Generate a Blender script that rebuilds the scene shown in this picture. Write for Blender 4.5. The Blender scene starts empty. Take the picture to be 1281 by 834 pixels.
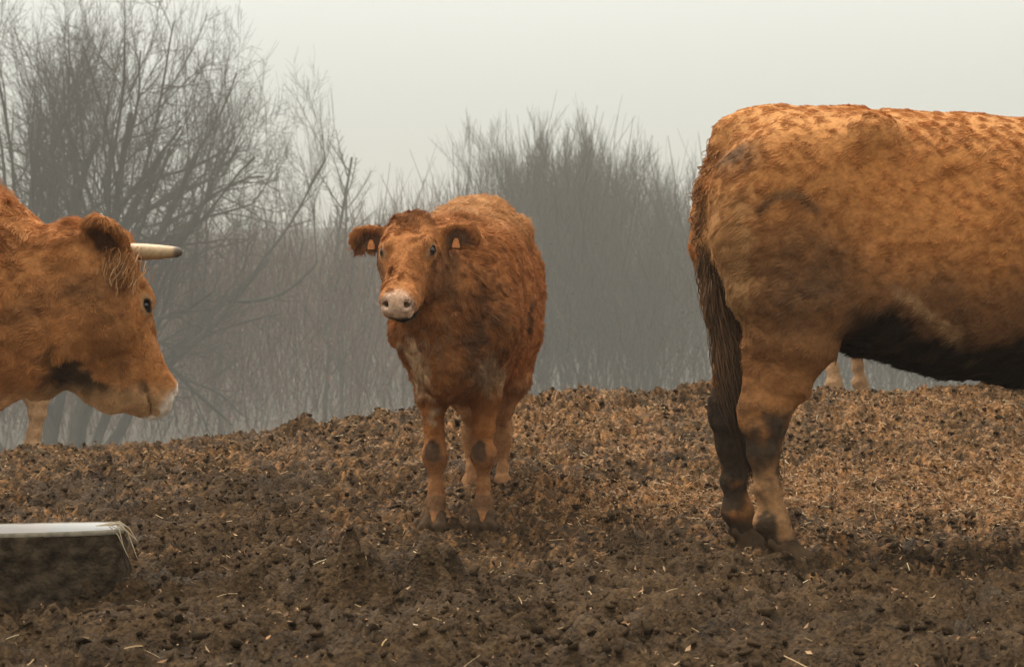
import bpy, math, random
import numpy as np
from mathutils import Vector, Matrix

# ------------------------------------------------------------------ camera, sky, sun, exposure
S = bpy.context.scene
COL = S.collection
CZ, F = 0.65, 2000.0                      # eye height, focal length in photo pixels (1281 wide)
PITCH = math.atan(43.0 / F)
cam = bpy.data.objects.new('camera', bpy.data.cameras.new('camera'))
COL.objects.link(cam)
cam.location = (0, 0, CZ)
cam.rotation_euler = (math.pi / 2 + PITCH, 0, 0)
cam.data.sensor_width = 36.0
cam.data.lens = 36.0 * F / 1281.0
cam.data.clip_end = 3000
cam.data.dof.use_dof = True; cam.data.dof.focus_distance = 5.2; cam.data.dof.aperture_fstop = 8.0
S.camera = cam

W = bpy.data.worlds.new('World'); S.world = W; W.use_nodes = True
nt = W.node_tree; nt.nodes.clear()
out = nt.nodes.new('ShaderNodeOutputWorld')
sky = nt.nodes.new('ShaderNodeTexSky'); sky.sky_type = 'NISHITA'; sky.sun_disc = False
SUN_EL, SUN_ROT = math.radians(68), math.radians(-50)
sky.sun_elevation = SUN_EL; sky.sun_rotation = SUN_ROT
sky.air_density = 1.0; sky.dust_density = 6.0; sky.ozone_density = 0.6
hs = nt.nodes.new('ShaderNodeHueSaturation'); hs.inputs['Saturation'].default_value = 0.12
nt.links.new(sky.outputs[0], hs.inputs['Color'])
b1 = nt.nodes.new('ShaderNodeBackground'); b1.inputs[1].default_value = 0.05
nt.links.new(hs.outputs[0], b1.inputs[0])
tc = nt.nodes.new('ShaderNodeTexCoord'); sx = nt.nodes.new('ShaderNodeSeparateXYZ')
nt.links.new(tc.outputs['Generated'], sx.inputs[0])
rp = nt.nodes.new('ShaderNodeValToRGB'); cr = rp.color_ramp
cr.elements[0].position = 0.0; cr.elements[0].color = (0.33, 0.33, 0.28, 1)
cr.elements[1].position = 1.0; cr.elements[1].color = (2.0, 1.99, 1.88, 1)
for p, c in ((0.06, (0.31, 0.32, 0.28, 1)), (0.12, (0.43, 0.445, 0.40, 1)), (0.17, (0.59, 0.61, 0.555, 1)), (0.22, (0.78, 0.795, 0.73, 1)), (0.5, (1.35, 1.36, 1.28, 1))):
    e = cr.elements.new(p); e.color = c
nt.links.new(sx.outputs['Z'], rp.inputs[0])
b2 = nt.nodes.new('ShaderNodeBackground'); b2.inputs[1].default_value = 0.92
nt.links.new(rp.outputs[0], b2.inputs[0])
ad = nt.nodes.new('ShaderNodeAddShader')
nt.links.new(b1.outputs[0], ad.inputs[0]); nt.links.new(b2.outputs[0], ad.inputs[1]); nt.links.new(ad.outputs[0], out.inputs[0])

sl = bpy.data.lights.new('sun', 'SUN'); sl.energy = 3.1; sl.angle = math.radians(24); sl.color = (1.0, 0.95, 0.87)
sun = bpy.data.objects.new('sun', sl); COL.objects.link(sun)
sd = Vector((math.sin(SUN_ROT) * math.cos(SUN_EL), math.cos(SUN_ROT) * math.cos(SUN_EL), math.sin(SUN_EL)))
sun.rotation_euler = sd.to_track_quat('Z', 'Y').to_euler(); sun.location = (0, 0, 40)

S.view_settings.view_transform = 'Standard'; S.view_settings.look = 'None'
S.view_settings.exposure = -0.12; S.view_settings.gamma = 1.0
S.view_settings.use_curve_mapping = False
S.cycles.max_bounces = 6; S.cycles.diffuse_bounces = 3; S.cycles.glossy_bounces = 2
S.cycles.transparent_max_bounces = 8; S.cycles.volume_bounces = 2
S.cycles.use_denoising = True
try: S.cycles_curves.shape = 'RIBBONS'
except Exception: pass

rng = np.random.default_rng(7)
random.seed(7)

# ------------------------------------------------------------------ helpers
def PX(px, py, d):
    """world point for photo pixel (px, py) at depth d along the view axis"""
    u, v = (px - 640.5) / F * d, -(py - 417.0) / F * d
    c, s = math.cos(PITCH), math.sin(PITCH)
    return Vector((u, d * c - v * s, CZ + d * s + v * c))

def _hash(ix, iy, iz, seed):
    h = (ix.astype(np.int64) * 73856093) ^ (iy.astype(np.int64) * 19349663) ^ (iz.astype(np.int64) * 83492791) ^ (seed * 2654435761 % (1 << 31))
    h = (h ^ (h >> 13)) * 1274126177 & 0x7fffffff
    h = (h ^ (h >> 16)) * 2246822519 & 0x7fffffff
    return (h & 0xffff).astype(np.float32) / 65535.0

def noise3(p, scale, seed=0):
    """value noise in -1..1 ; p (N,3)"""
    q = np.asarray(p, dtype=np.float64) * scale
    i = np.floor(q).astype(np.int64); f = (q - i).astype(np.float32)
    f = f * f * (3 - 2 * f); r = 0
    for dx in (0, 1):
        wx = f[:, 0] if dx else 1 - f[:, 0]
        for dy in (0, 1):
            wy = f[:, 1] if dy else 1 - f[:, 1]
            for dz in (0, 1):
                wz = f[:, 2] if dz else 1 - f[:, 2]
                r = r + wx * wy * wz * _hash(i[:, 0] + dx, i[:, 1] + dy, i[:, 2] + dz, seed)
    return r * 2 - 1

def fbm(p, scale, octaves=4, seed=0, gain=0.5):
    a, r, t = 1.0, 0, 0
    for o in range(octaves):
        r = r + a * noise3(p, scale * 2.03 ** o, seed + o * 17); t += a; a *= gain
    return r / t

def sstep(a, b, x):
    t = np.clip((x - a) / (b - a), 0, 1); return t * t * (3 - 2 * t)

def mesh_np(name, V, Fc, mat=None, smooth=True, parent=None, col=None):
    V = np.ascontiguousarray(V, dtype=np.float32); Fc = np.ascontiguousarray(Fc, dtype=np.int32)
    me = bpy.data.meshes.new(name); n = Fc.shape[1]
    me.vertices.add(len(V)); me.vertices.foreach_set('co', V.ravel())
    me.loops.add(Fc.size); me.loops.foreach_set('vertex_index', Fc.ravel())
    me.polygons.add(len(Fc)); me.polygons.foreach_set('loop_start', np.arange(0, Fc.size, n, dtype=np.int32))
    me.polygons.foreach_set('loop_total', np.full(len(Fc), n, dtype=np.int32))
    me.polygons.foreach_set('use_smooth', np.full(len(Fc), smooth))
    me.update(calc_edges=True); me.validate()
    if col is not None:
        a = me.color_attributes.new('Col', 'FLOAT_COLOR', 'POINT')
        c = np.ones((len(V), 4), dtype=np.float32); c[:, :3] = col
        a.data.foreach_set('color', c.ravel())
    o = bpy.data.objects.new(name, me); COL.objects.link(o)
    if mat: me.materials.append(mat)
    if parent: o.parent = parent
    return o

def tag(o, label=None, cat=None, group=None, kind=None):
    for k, v in (('label', label), ('category', cat), ('group', group), ('kind', kind)):
        if v: o[k] = v
    return o

def empty(name, loc, rz=0.0, sc=1.0):
    o = bpy.data.objects.new(name, None); COL.objects.link(o)
    o.location = loc; o.rotation_euler = (0, 0, rz); o.scale = (sc, sc, sc); o.empty_display_size = 0.2
    return o

def mat(name, base=(0.5, 0.5, 0.5), rough=0.8, spec=0.3, attr=None, vary=None, bump=None, sheen=0.0):
    m = bpy.data.materials.new(name); m.use_nodes = True
    t = m.node_tree; b = t.nodes['Principled BSDF']
    b.inputs['Base Color'].default_value = (*base, 1); b.inputs['Roughness'].default_value = rough
    b.inputs['Specular IOR Level'].default_value = spec
    if sheen: b.inputs['Sheen Weight'].default_value = sheen
    src = None
    if attr:
        a = t.nodes.new('ShaderNodeAttribute'); a.attribute_name = attr; src = a.outputs['Color']
    tcn = t.nodes.new('ShaderNodeTexCoord')
    if vary:                                  # (scale, dark multiplier, light multiplier)
        nz = t.nodes.new('ShaderNodeTexNoise'); nz.inputs['Scale'].default_value = vary[0]; nz.inputs['Detail'].default_value = 6
        t.links.new(tcn.outputs['Object'], nz.inputs['Vector'])
        r = t.nodes.new('ShaderNodeMapRange'); r.inputs[1].default_value = 0.3; r.inputs[2].default_value = 0.7
        r.inputs[3].default_value = vary[1]; r.inputs[4].default_value = vary[2]
        t.links.new(nz.outputs['Fac'], r.inputs[0])
        mx = t.nodes.new('ShaderNodeVectorMath'); mx.operation = 'SCALE'
        if src: t.links.new(src, mx.inputs[0])
        else: mx.inputs[0].default_value = base
        t.links.new(r.outputs[0], mx.inputs['Scale']); src = mx.outputs[0]
    if src: t.links.new(src, b.inputs['Base Color'])
    if bump:                                  # (scale, strength, distance)
        nz = t.nodes.new('ShaderNodeTexNoise'); nz.inputs['Scale'].default_value = bump[0]; nz.inputs['Detail'].default_value = 8
        t.links.new(tcn.outputs['Object'], nz.inputs['Vector'])
        bp = t.nodes.new('ShaderNodeBump'); bp.inputs['Strength'].default_value = bump[1]; bp.inputs['Distance'].default_value = bump[2]
        t.links.new(nz.outputs['Fac'], bp.inputs['Height']); t.links.new(bp.outputs[0], b.inputs['Normal'])
    return m

# ------------------------------------------------------------------ terrain
_rx = np.array([-40, 0, 38, 120, 200, 350, 440, 540, 700, 780, 870, 1000, 1120, 1281, 1340], float)
_ry = np.array([572, 569, 567, 562, 557, 540, 527, 516, 499, 492, 488, 489, 490, 482, 480], float)
_rd = np.interp(_rx, [0, 640, 1281], [7.5, 8.1, 8.6])
RIDGE_X = (_rx - 640.5) / F * _rd
RIDGE_Z = CZ - (_ry - 460) / F * _rd
def ridge(x):
    z = np.interp(x, RIDGE_X, RIDGE_Z); d = np.interp(x, RIDGE_X, _rd)
    z = z + np.where(x > RIDGE_X[-1], (x - RIDGE_X[-1]) * 0.02, 0) + np.where(x < RIDGE_X[0], (x - RIDGE_X[0]) * 0.03, 0)
    return z, d
def ground(x, y):
    x = np.asarray(x, float); y = np.asarray(y, float)
    rz, rd = ridge(x)
    near = 0.05 + 0.03 * np.clip(y - 4.6, 0, 2) - 0.02 * np.clip(4.0 - y, 0, 50) ** 1.2 - 0.02 * np.clip(-x - 1.0, 0, 3)
    t = np.clip((y - 6.3) / (rd - 6.3), 0, 1)
    z = near + (rz - near) * (t ** 1.25)
    s = np.clip(y - rd, 0, 500)
    z = z - 0.0 * s
    drop = np.where(s < 16, 3.6 * sstep(0, 16, s) + 0.07 * s, 3.6 + 1.12)
    z = z - drop
    z = z + 34.0 * sstep(150, 480, y) + 14.0 * sstep(180, 500, y)
    return z
def gz(x, y): return float(ground(np.array([x]), np.array([y]))[0])

def graded(lo_in, hi_in, step, lo, hi, grow=1.12):
    c = list(np.arange(lo_in, hi_in, step)); s = step; v = c[-1]
    while v < hi: s *= grow; v += s; c.append(v)
    s = step; v = c[0]; pre = []
    while v > lo: s *= grow; v -= s; pre.append(v)
    return np.array(pre[::-1] + c)

def mud_detail(x, y):
    """small-scale relief: trampled clods, hummocks and hoof pits"""
    p = np.stack([x, y, np.zeros_like(x)], 1)
    wx = fbm(p, 3.0, 2, 91) * 0.08
    q = p.copy(); q[:, 0] += wx; q[:, 1] += fbm(p, 3.0, 2, 92) * 0.08
    h = 0.030 * fbm(q, 2.2, 3, 1) + 0.028 * fbm(q, 8.0, 2, 5)
    b = fbm(q, 13.0, 2, 15); h = h - 0.022 * (1 - np.clip(np.abs(b) * 3.2, 0, 1)) ** 2
    c = fbm(q, 24.0, 2, 9); h = h + 0.030 * (np.abs(c) ** 0.7) * np.sign(c)
    r = 1 - np.abs(noise3(q, 38.0, 21)); h = h + 0.018 * (r - 0.5)
    h = h + 0.012 * noise3(q, 70.0, 33) * (0.4 + 1.2 * sstep(-.2, .3, fbm(q, 3.0, 2, 88)))
    return h
# deep hoof pits and heaps
PITS = []
for k in range(330):
    x_, y_ = random.uniform(-3.4, 3.6), random.uniform(2.4, 9.0)
    PITS.append((x_, y_, random.uniform(0.045, 0.085), random.uniform(0.02, 0.05)))
HEAPS = []
def heap(px, py, d, r, h):
    q = PX(px, py, d); HEAPS.append((q.x, q.y, r, h))
heap(480, 745, 4.25, .17, .085); heap(430, 752, 4.15, .09, .06); heap(325, 755, 4.2, .10, .07); heap(545, 742, 4.25, .09, .08); heap(20, 760, 4.0, .3, -.05)
heap(710, 500, 8.0, .35, .06); heap(560, 520, 7.8, .25, .04); heap(950, 715, 4.8, .22, .03)
gx = graded(-2.5, 2.75, 0.0125, -420, 420); gy = graded(2.9, 9.3, 0.0125, -260, 620)
GX, GY = np.meshgrid(gx, gy); X, Y = GX.ravel(), GY.ravel()
Z = ground(X, Y)
w = sstep(60, 12, np.abs(X)) * sstep(60, 14, np.abs(Y))
near = (np.abs(X) < 9) & (Y > -4) & (Y < 16)
det = np.zeros_like(X); det[near] = mud_detail(X[near], Y[near])
for x_, y_, r_, h_ in PITS:
    m = (np.abs(X - x_) < 3 * r_) & (np.abs(Y - y_) < 3 * r_); q = ((X[m] - x_) ** 2 + (Y[m] - y_) ** 2) / r_ ** 2
    det[m] += -h_ * np.exp(-q * 1.6) + 0.45 * h_ * np.exp(-(np.sqrt(q) - 1.45) ** 2 * 5)
for x_, y_, r_, h_ in HEAPS:
    m = (np.abs(X - x_) < 3 * r_) & (np.abs(Y - y_) < 3 * r_); q = ((X[m] - x_) ** 2 + (Y[m] - y_) ** 2) / r_ ** 2
    P3 = np.stack([X[m], Y[m], 0 * q], 1); det[m] += h_ * np.exp(-q * 1.3) * (1.0 + 1.0 * fbm(P3, 14, 3, 55))
Z = Z + det * np.where(near, 1, 0) + 0.5 * fbm(np.stack([X, Y, 0 * X], 1), 0.03, 3, 70) * sstep(14, 60, np.abs(Y) + np.abs(X))
nxg, nyg = len(gx), len(gy)
idx = np.arange(nxg * nyg).reshape(nyg, nxg)
quads = np.stack([idx[:-1, :-1].ravel(), idx[:-1, 1:].ravel(), idx[1:, 1:].ravel(), idx[1:, :-1].ravel()], 1)
# ground colours: brown mud, rusty litter patches, grey wet smears
P3 = np.stack([X, Y, 0 * X], 1)
def litter_amount(x, y):
    p = np.stack([x, y, 0 * x], 1)
    a = np.exp(-(((x - 2.0) / 1.25) ** 2 + ((y - 6.7) / 0.95) ** 2)) * 1.35
    a = a + 0.30 * np.exp(-(((x - 0.75) / 0.9) ** 2 + ((y - 6.3) / 0.7) ** 2))
    rz, rd = ridge(x)
    a = a + (0.16 + 0.30 * sstep(-2.0, 1.5, x)) * np.exp(-((y - rd + 0.2) / 0.6) ** 2) * (0.6 + 0.8 * sstep(-0.3, 0.5, fbm(p, 1.3, 2, 44)))
    a = a + 0.05
    a = a * (0.35 + 1.0 * sstep(-0.30, 0.35, fbm(p, 2.2, 3, 45))) * sstep(3.4, 5.4, y + 0.15 * x)
    return np.clip(a, 0, 1)
L = litter_amount(X, Y)
n1 = fbm(P3, 30, 3, 60)[:, None]; n2 = fbm(P3, 6, 3, 61)[:, None]; n3 = fbm(P3, 70, 2, 62)[:, None]
mud = np.array([0.056, 0.033, 0.0155]) * (1 + 0.45 * n1 + 0.4 * n2)
rust = np.array([0.25, 0.125, 0.05]) * (1 + 0.6 * n1 + 0.5 * n3)
mixv = np.clip(L[:, None] * 0.95 + 0.9 * n3 * (L[:, None] > 0.05), 0, 1)
gc = mud * (1 - mixv) + rust * mixv
wet = sstep(0.45, 0.75, fbm(P3, 4.0, 3, 66))[:, None] * 0.5
gc = gc * (1 - wet) + np.array([0.060, 0.045, 0.030]) * wet
far = sstep(10, 18, Y)[:, None]
gc = gc * (1 - far) + np.array([0.062, 0.050, 0.034]) * (1 + 0.3 * n2) * far
M_GROUND = mat('mud', rough=0.72, spec=0.08, attr='Col', vary=(75.0, 0.45, 1.6), bump=(110.0, 1.0, 0.012))
_t = M_GROUND.node_tree; _n = _t.nodes.new('ShaderNodeTexNoise'); _n.inputs['Scale'].default_value = 5.0; _n.inputs['Detail'].default_value = 7
_c = _t.nodes.new('ShaderNodeTexCoord'); _t.links.new(_c.outputs['Object'], _n.inputs['Vector'])
_m = _t.nodes.new('ShaderNodeMapRange'); _m.inputs[1].default_value = .42; _m.inputs[2].default_value = .62; _m.inputs[3].default_value = .90; _m.inputs[4].default_value = .48
_t.links.new(_n.outputs['Fac'], _m.inputs[0]); _t.links.new(_m.outputs[0], _t.nodes['Principled BSDF'].inputs['Roughness'])
g = mesh_np('ground', np.stack([X, Y, Z], 1), quads, M_GROUND, True, col=np.clip(gc, 0.008, 1))
tag(g, kind='structure')
def surf(x, y):
    """height of the finished ground mesh"""
    x = np.asarray(x, float); y = np.asarray(y, float)
    i = np.clip(np.searchsorted(gx, x) - 1, 0, nxg - 2); j = np.clip(np.searchsorted(gy, y) - 1, 0, nyg - 2)
    fx = np.clip((x - gx[i]) / (gx[i + 1] - gx[i]), 0, 1); fy = np.clip((y - gy[j]) / (gy[j + 1] - gy[j]), 0, 1)
    Zg = Z.reshape(nyg, nxg)
    return (Zg[j, i] * (1 - fx) + Zg[j, i + 1] * fx) * (1 - fy) + (Zg[j + 1, i] * (1 - fx) + Zg[j + 1, i + 1] * fx) * fy

# ------------------------------------------------------------------ implicit modelling
class Field:
    def __init__(s, lo, hi, vox):
        s.lo = np.array(lo, float); s.vox = vox
        s.n = np.ceil((np.array(hi) - s.lo) / vox).astype(int) + 1
        s.ax = [s.lo[i] + vox * np.arange(s.n[i]) for i in range(3)]
        s.D = np.full(s.n, 0.3, dtype=np.float32)
    def _box(s, lo, hi):
        a = np.clip(np.floor((np.array(lo) - s.lo) / s.vox).astype(int), 0, s.n); b = np.clip(np.ceil((np.array(hi) - s.lo) / s.vox).astype(int) + 1, 0, s.n)
        if np.any(b <= a): return None, None
        sl = tuple(slice(a[i], b[i]) for i in range(3))
        g = np.meshgrid(*[s.ax[i][sl[i]] for i in range(3)], indexing='ij')
        return sl, np.stack(g, -1).astype(np.float32)
    def _op(s, sl, d, k, sub):
        D = s.D[sl]
        if sub:
            h = np.clip(k - np.abs(-d - D), 0, None) / k; s.D[sl] = np.maximum(D, -d) + h * h * k / 4
        else:
            h = np.clip(k - np.abs(d - D), 0, None) / k; s.D[sl] = np.minimum(D, d) - h * h * k / 4
    def ell(s, c, r, k=0.03, R=None, sub=False):
        c = np.array(c, float); r = np.array(r, float); m = r.max() + k + 0.02
        sl, P = s._box(c - m, c + m)
        if sl is None: return
        q = P - c.astype(np.float32)
        if R is not None: q = q @ np.array(R, dtype=np.float32)
        k0 = np.linalg.norm(q / r, axis=-1); k1 = np.linalg.norm(q / (r * r), axis=-1) + 1e-9
        s._op(sl, k0 * (k0 - 1) / k1, k, sub)
    def sweep(s, pts, side, k=0.05, n=2.0, sub=False):
        pts = np.array(pts, float); C = pts[:, :3]; ru, rv = pts[:, 3], pts[:, 4]
        m = max(ru.max(), rv.max()) + k + 0.02
        sl, P = s._box(C.min(0) - m, C.max(0) + m)
        if sl is None: return
        side = np.array(side, float); best = None
        for i in range(len(C) - 1):
            a, b = C[i], C[i + 1]; t = b - a; Ls = np.linalg.norm(t) + 1e-9; t = t / Ls
            v = side - t * (side @ t); v /= np.linalg.norm(v); u = np.cross(v, t)
            q = P - a.astype(np.float32); al = q @ t.astype(np.float32)
            h = np.clip(al / Ls, 0, 1); ex = al - h * Ls
            RU = ru[i] + (ru[i + 1] - ru[i]) * h; RV = rv[i] + (rv[i + 1] - rv[i]) * h
            A = np.abs(q @ u.astype(np.float32)) / RU; B = np.abs(q @ v.astype(np.float32)) / RV
            E = np.abs(ex) / (np.minimum(RU, RV) * 0.8)
            nn = (A ** n + B ** n + E ** n) ** (1.0 / n)
            d = (nn - 1) * np.minimum(RU, RV) * (0.5 + 0.5 * np.clip(nn, 0, 1)) if False else (nn - 1) * np.minimum(RU, RV)
            if best is None: best = d
            else:
                hh = np.clip(0.03 - np.abs(d - best), 0, None) / 0.03; best = np.minimum(best, d) - hh * hh * 0.03 / 4
        s._op(sl, best, k, sub)
    def mesh(s):
        D = s.D; D[0] = D[-1] = 0.3; D[:, 0] = D[:, -1] = 0.3; D[:, :, 0] = D[:, :, -1] = 0.3
        ins = D < 0
        c = [ins[i:ins.shape[0] - 1 + i, j:ins.shape[1] - 1 + j, k:ins.shape[2] - 1 + k] for i in (0, 1) for j in (0, 1) for k in (0, 1)]
        cnt = sum(x.astype(np.int8) for x in c); act = (cnt > 0) & (cnt < 8)
        I = np.argwhere(act); vid = np.full(act.shape, -1, np.int64); vid[tuple(I.T)] = np.arange(len(I))
        corner = np.array([(i, j, k) for i in (0, 1) for j in (0, 1) for k in (0, 1)])
        vals = np.stack([D[tuple((I + cc).T)] for cc in corner], 1)
        acc = np.zeros((len(I), 3)); num = np.zeros(len(I))
        for a in range(8):
            for b in range(a + 1, 8):
                if np.abs(corner[a] - corner[b]).sum() == 1:
                    va, vb = vals[:, a], vals[:, b]; m = (va < 0) != (vb < 0)
                    t = np.where(m, va / np.where(m, va - vb, 1), 0)
                    acc += m[:, None] * (corner[a] + t[:, None] * (corner[b] - corner[a])); num += m
        V = s.lo + s.vox * (I + acc / num[:, None])
        faces = []
        for ax in range(3):
            o1, o2 = (ax + 1) % 3, (ax + 2) % 3
            a = ins.take(range(0, ins.shape[ax] - 1), ax); b = ins.take(range(1, ins.shape[ax]), ax)
            E = np.argwhere(a != b); E = E[(E[:, o1] > 0) & (E[:, o2] > 0)]
            flip = a[tuple(E.T)]
            e1 = np.zeros(3, int); e1[o1] = 1; e2 = np.zeros(3, int); e2[o2] = 1
            q = [vid[tuple((E - e1 - e2).T)], vid[tuple((E - e2).T)], vid[tuple(E.T)], vid[tuple((E - e1).T)]]
            q = np.stack(q, 1); q[~flip] = q[~flip][:, ::-1]; faces.append(q)
        Fq = np.concatenate(faces); Fq = Fq[(Fq >= 0).all(1)]
        return V, Fq

def vnormals(V, Fq):
    n = np.cross(V[Fq[:, 2]] - V[Fq[:, 0]], V[Fq[:, 3]] - V[Fq[:, 1]])
    N = np.zeros_like(V)
    for i in range(4): np.add.at(N, Fq[:, i], n)
    return N / (np.linalg.norm(N, axis=1, keepdims=True) + 1e-12)

def smooth_mesh(V, Fq, it=2, lam=0.5):
    for _ in range(it):
        A = np.zeros_like(V); c = np.zeros(len(V))
        for i in range(4):
            j = (i + 1) % 4
            np.add.at(A, Fq[:, i], V[Fq[:, j]]); np.add.at(A, Fq[:, j], V[Fq[:, i]])
            np.add.at(c, Fq[:, i], 1); np.add.at(c, Fq[:, j], 1)
        V = V + lam * (A / c[:, None] - V)
    return V

# ------------------------------------------------------------------ hair
M_COAT = mat('coat_hair', rough=0.62, spec=0.08, attr='Col')
M_HIDE = mat('hide', rough=0.8, spec=0.06, attr='Col', vary=(60.0, 0.75, 1.2), bump=(90, 0.6, 0.006))
M_EYE = mat('eyeball', (0.010, 0.006, 0.004), 0.08, 0.6)
M_HORN = mat('horn_keratin', rough=0.42, spec=0.4, attr='Col', vary=(55, 0.72, 1.15), bump=(80, 0.25, 0.002))
M_HOOF = mat('hoof_keratin', (0.075, 0.045, 0.024), 0.85, 0.06, vary=(30, 0.6, 1.4), bump=(60, 0.4, 0.003))
M_TAG = mat('orange_plastic', (0.62, 0.22, 0.06), 0.5, 0.4, vary=(90, 0.6, 1.1))

def curves_obj(name, P, rad, col, material, parent):
    """P (N,K,3) curve points, rad (N,K), col (N,3)"""
    N, K = P.shape[:2]
    cu = bpy.data.hair_curves.new(name); cu.add_curves([K] * N)
    cu.attributes['position'].data.foreach_set('vector', np.ascontiguousarray(P, np.float32).ravel())
    ra = cu.attributes.get('radius') or cu.attributes.new('radius', 'FLOAT', 'POINT')
    ra.data.foreach_set('value', np.ascontiguousarray(rad, np.float32).ravel())
    ca = cu.attributes.new('Col', 'FLOAT_COLOR', 'CURVE')
    c = np.ones((N, 4), np.float32); c[:, :3] = np.clip(col, 0.004, 1); ca.data.foreach_set('color', c.ravel())
    cu.materials.append(material)
    o = bpy.data.objects.new(name, cu); COL.objects.link(o); o.parent = parent
    return o

def grow_coat(parent, V, Fq, cfg, colorfn, world, seed):
    """short winter coat: hairs rooted on the body mesh, combed, in tufts"""
    r = np.random.default_rng(seed)
    A = np.linalg.norm(np.cross(V[Fq[:, 2]] - V[Fq[:, 0]], V[Fq[:, 3]] - V[Fq[:, 1]]), axis=1) * 0.5
    cen = V[Fq].mean(1)
    wc = cen @ np.array(world.to_3x3()).T + np.array(world.translation)
    px = 640.5 + F * wc[:, 0] / np.maximum(wc[:, 1], 0.3)
    N = vnormals(V, Fq); fn = N[Fq].mean(1); wn = fn @ np.array(world.to_3x3()).T
    vd = wc - np.array([0, 0, CZ]); vd /= np.linalg.norm(vd, axis=1, keepdims=True); wn /= np.linalg.norm(wn, axis=1, keepdims=True)
    face = -(vd * wn).sum(1)
    wgt = A * np.where((px > -160) & (px < 1441), 1, 0.04) * np.where(face > -0.35, 1, 0.15)
    wgt = wgt * cfg.get('dens', lambda c: np.ones(len(c)))(cen)
    n = cfg['n']
    f = r.choice(len(Fq), n, p=wgt / wgt.sum())
    a, b = r.random((2, n, 1))
    q = V[Fq[f]]; root = (q[:, 0] * (1 - a) + q[:, 1] * a) * (1 - b) + (q[:, 3] * (1 - a) + q[:, 2] * a) * b
    qn = N[Fq[f]]; nor = (qn[:, 0] * (1 - a) + qn[:, 1] * a) * (1 - b) + (qn[:, 3] * (1 - a) + qn[:, 2] * a) * b
    nor /= np.linalg.norm(nor, axis=1, keepdims=True)
    comb = cfg['comb'](root)
    sc = cfg.get('tuft', 26.0); amp = cfg.get('swirl', 0.75)
    sw = np.stack([noise3(root, sc, seed + k) for k in (1, 2, 3)], 1) * amp + np.stack([noise3(root, sc * 2.7, seed + k) for k in (4, 5, 6)], 1) * amp * 0.6
    sw = sw * cfg.get('sws', 1.0)
    d = comb + sw + r.normal(0, 0.12, (n, 3))
    d -= nor * (d * nor).sum(1, keepdims=True); d /= np.linalg.norm(d, axis=1, keepdims=True) + 1e-9
    Lh = cfg['length'](root) * (0.65 + 0.6 * r.random(n)) * (1 + cfg.get('uneven', .35) * noise3(root, sc * 0.8, seed + 9))
    lift = 0.42 + cfg.get('uneven', .35) * .8 * (noise3(root, sc * 1.3, seed + 11)) + 0.12 * r.normal(0, 1, n)
    lift = np.clip(lift, 0.12, 1.1)[:, None] * cfg.get('lift', 1.0)
    K = 4; t = np.linspace(0, 1, K)[None, :, None]
    s = Lh[:, None, None] * t
    curl = np.stack([noise3(root, sc * 1.6, seed + k) for k in (21, 22, 23)], 1)[:, None, :] * (t ** 2) * Lh[:, None, None] * cfg.get('curl', 0.5)
    P = root[:, None, :] - nor[:, None, :] * 0.002 + d[:, None, :] * s + nor[:, None, :] * (lift[:, None, :] * s * (1 - 0.55 * t)) + curl
    w_ = cfg.get('width', 0.0011); rad = w_ * (1 - 0.75 * np.linspace(0, 1, K)[None, :] ** 1.5) * (0.7 + 0.6 * r.random((n, 1)))
    col = colorfn(root) * (1 + cfg.get('uneven', .35) * .5 * noise3(root, sc * 1.1, seed + 31))[:, None] * (0.80 + 0.4 * r.random((n, 1)))
    return curves_obj('coat', P, rad, col, M_COAT, parent)

# ------------------------------------------------------------------ animals
def mirror(pts, s): return [(x, y * s, z, a, b) for x, y, z, a, b in pts]
HIND = [(-.50, .15, 1.12, .25, .11), (-.53, .17, .95, .255, .125), (-.55, .18, .80, .20, .115), (-.565, .175, .67, .132, .088), (-.585, .17, .56, .082, .056),
        (-.64, .17, .48, .064, .044), (-.655, .17, .42, .058, .043), (-.65, .17, .35, .043, .036), (-.638, .17, .24, .037, .031),
        (-.62, .17, .145, .044, .042), (-.60, .17, .09, .036, .037), (-.575, .17, .045, .047, .045)]
FRONT = [(.56, .15, 1.12, .17, .08), (.66, .18, .88, .14, .09), (.60, .175, .74, .11, .08), (.575, .16, .62, .072, .06), (.565, .15, .51, .052, .047),
         (.565, .145, .43, .052, .052), (.558, .145, .365, .041, .04), (.556, .145, .24, .033, .032), (.562, .145, .145, .042, .043),
         (.578, .145, .09, .035, .037), (.598, .145, .045, .046, .046)]
TORSO = [(-.70, 1.12, .17, .10), (-.63, 1.11, .27, .19), (-.55, 1.09, .32, .265), (-.38, 1.07, .345, .285), (-.20, 1.025, .38, .325), (0, .99, .405, .365),
         (.25, .965, .415, .36), (.45, .975, .42, .315), (.62, .985, .40, .26), (.76, .96, .34, .20), (.86, .93, .24, .13)]
HEAD = [(-.07, -.09, .07, .07), (-.01, -.085, .105, .105), (.06, -.095, .13, .122), (.14, -.105, .14, .12), (.21, -.11, .132, .10), (.29, -.105, .108, .078),
        (.37, -.10, .085, .066), (.44, -.095, .074, .068), (.49, -.095, .066, .068), (.515, -.10, .05, .055)]

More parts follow.
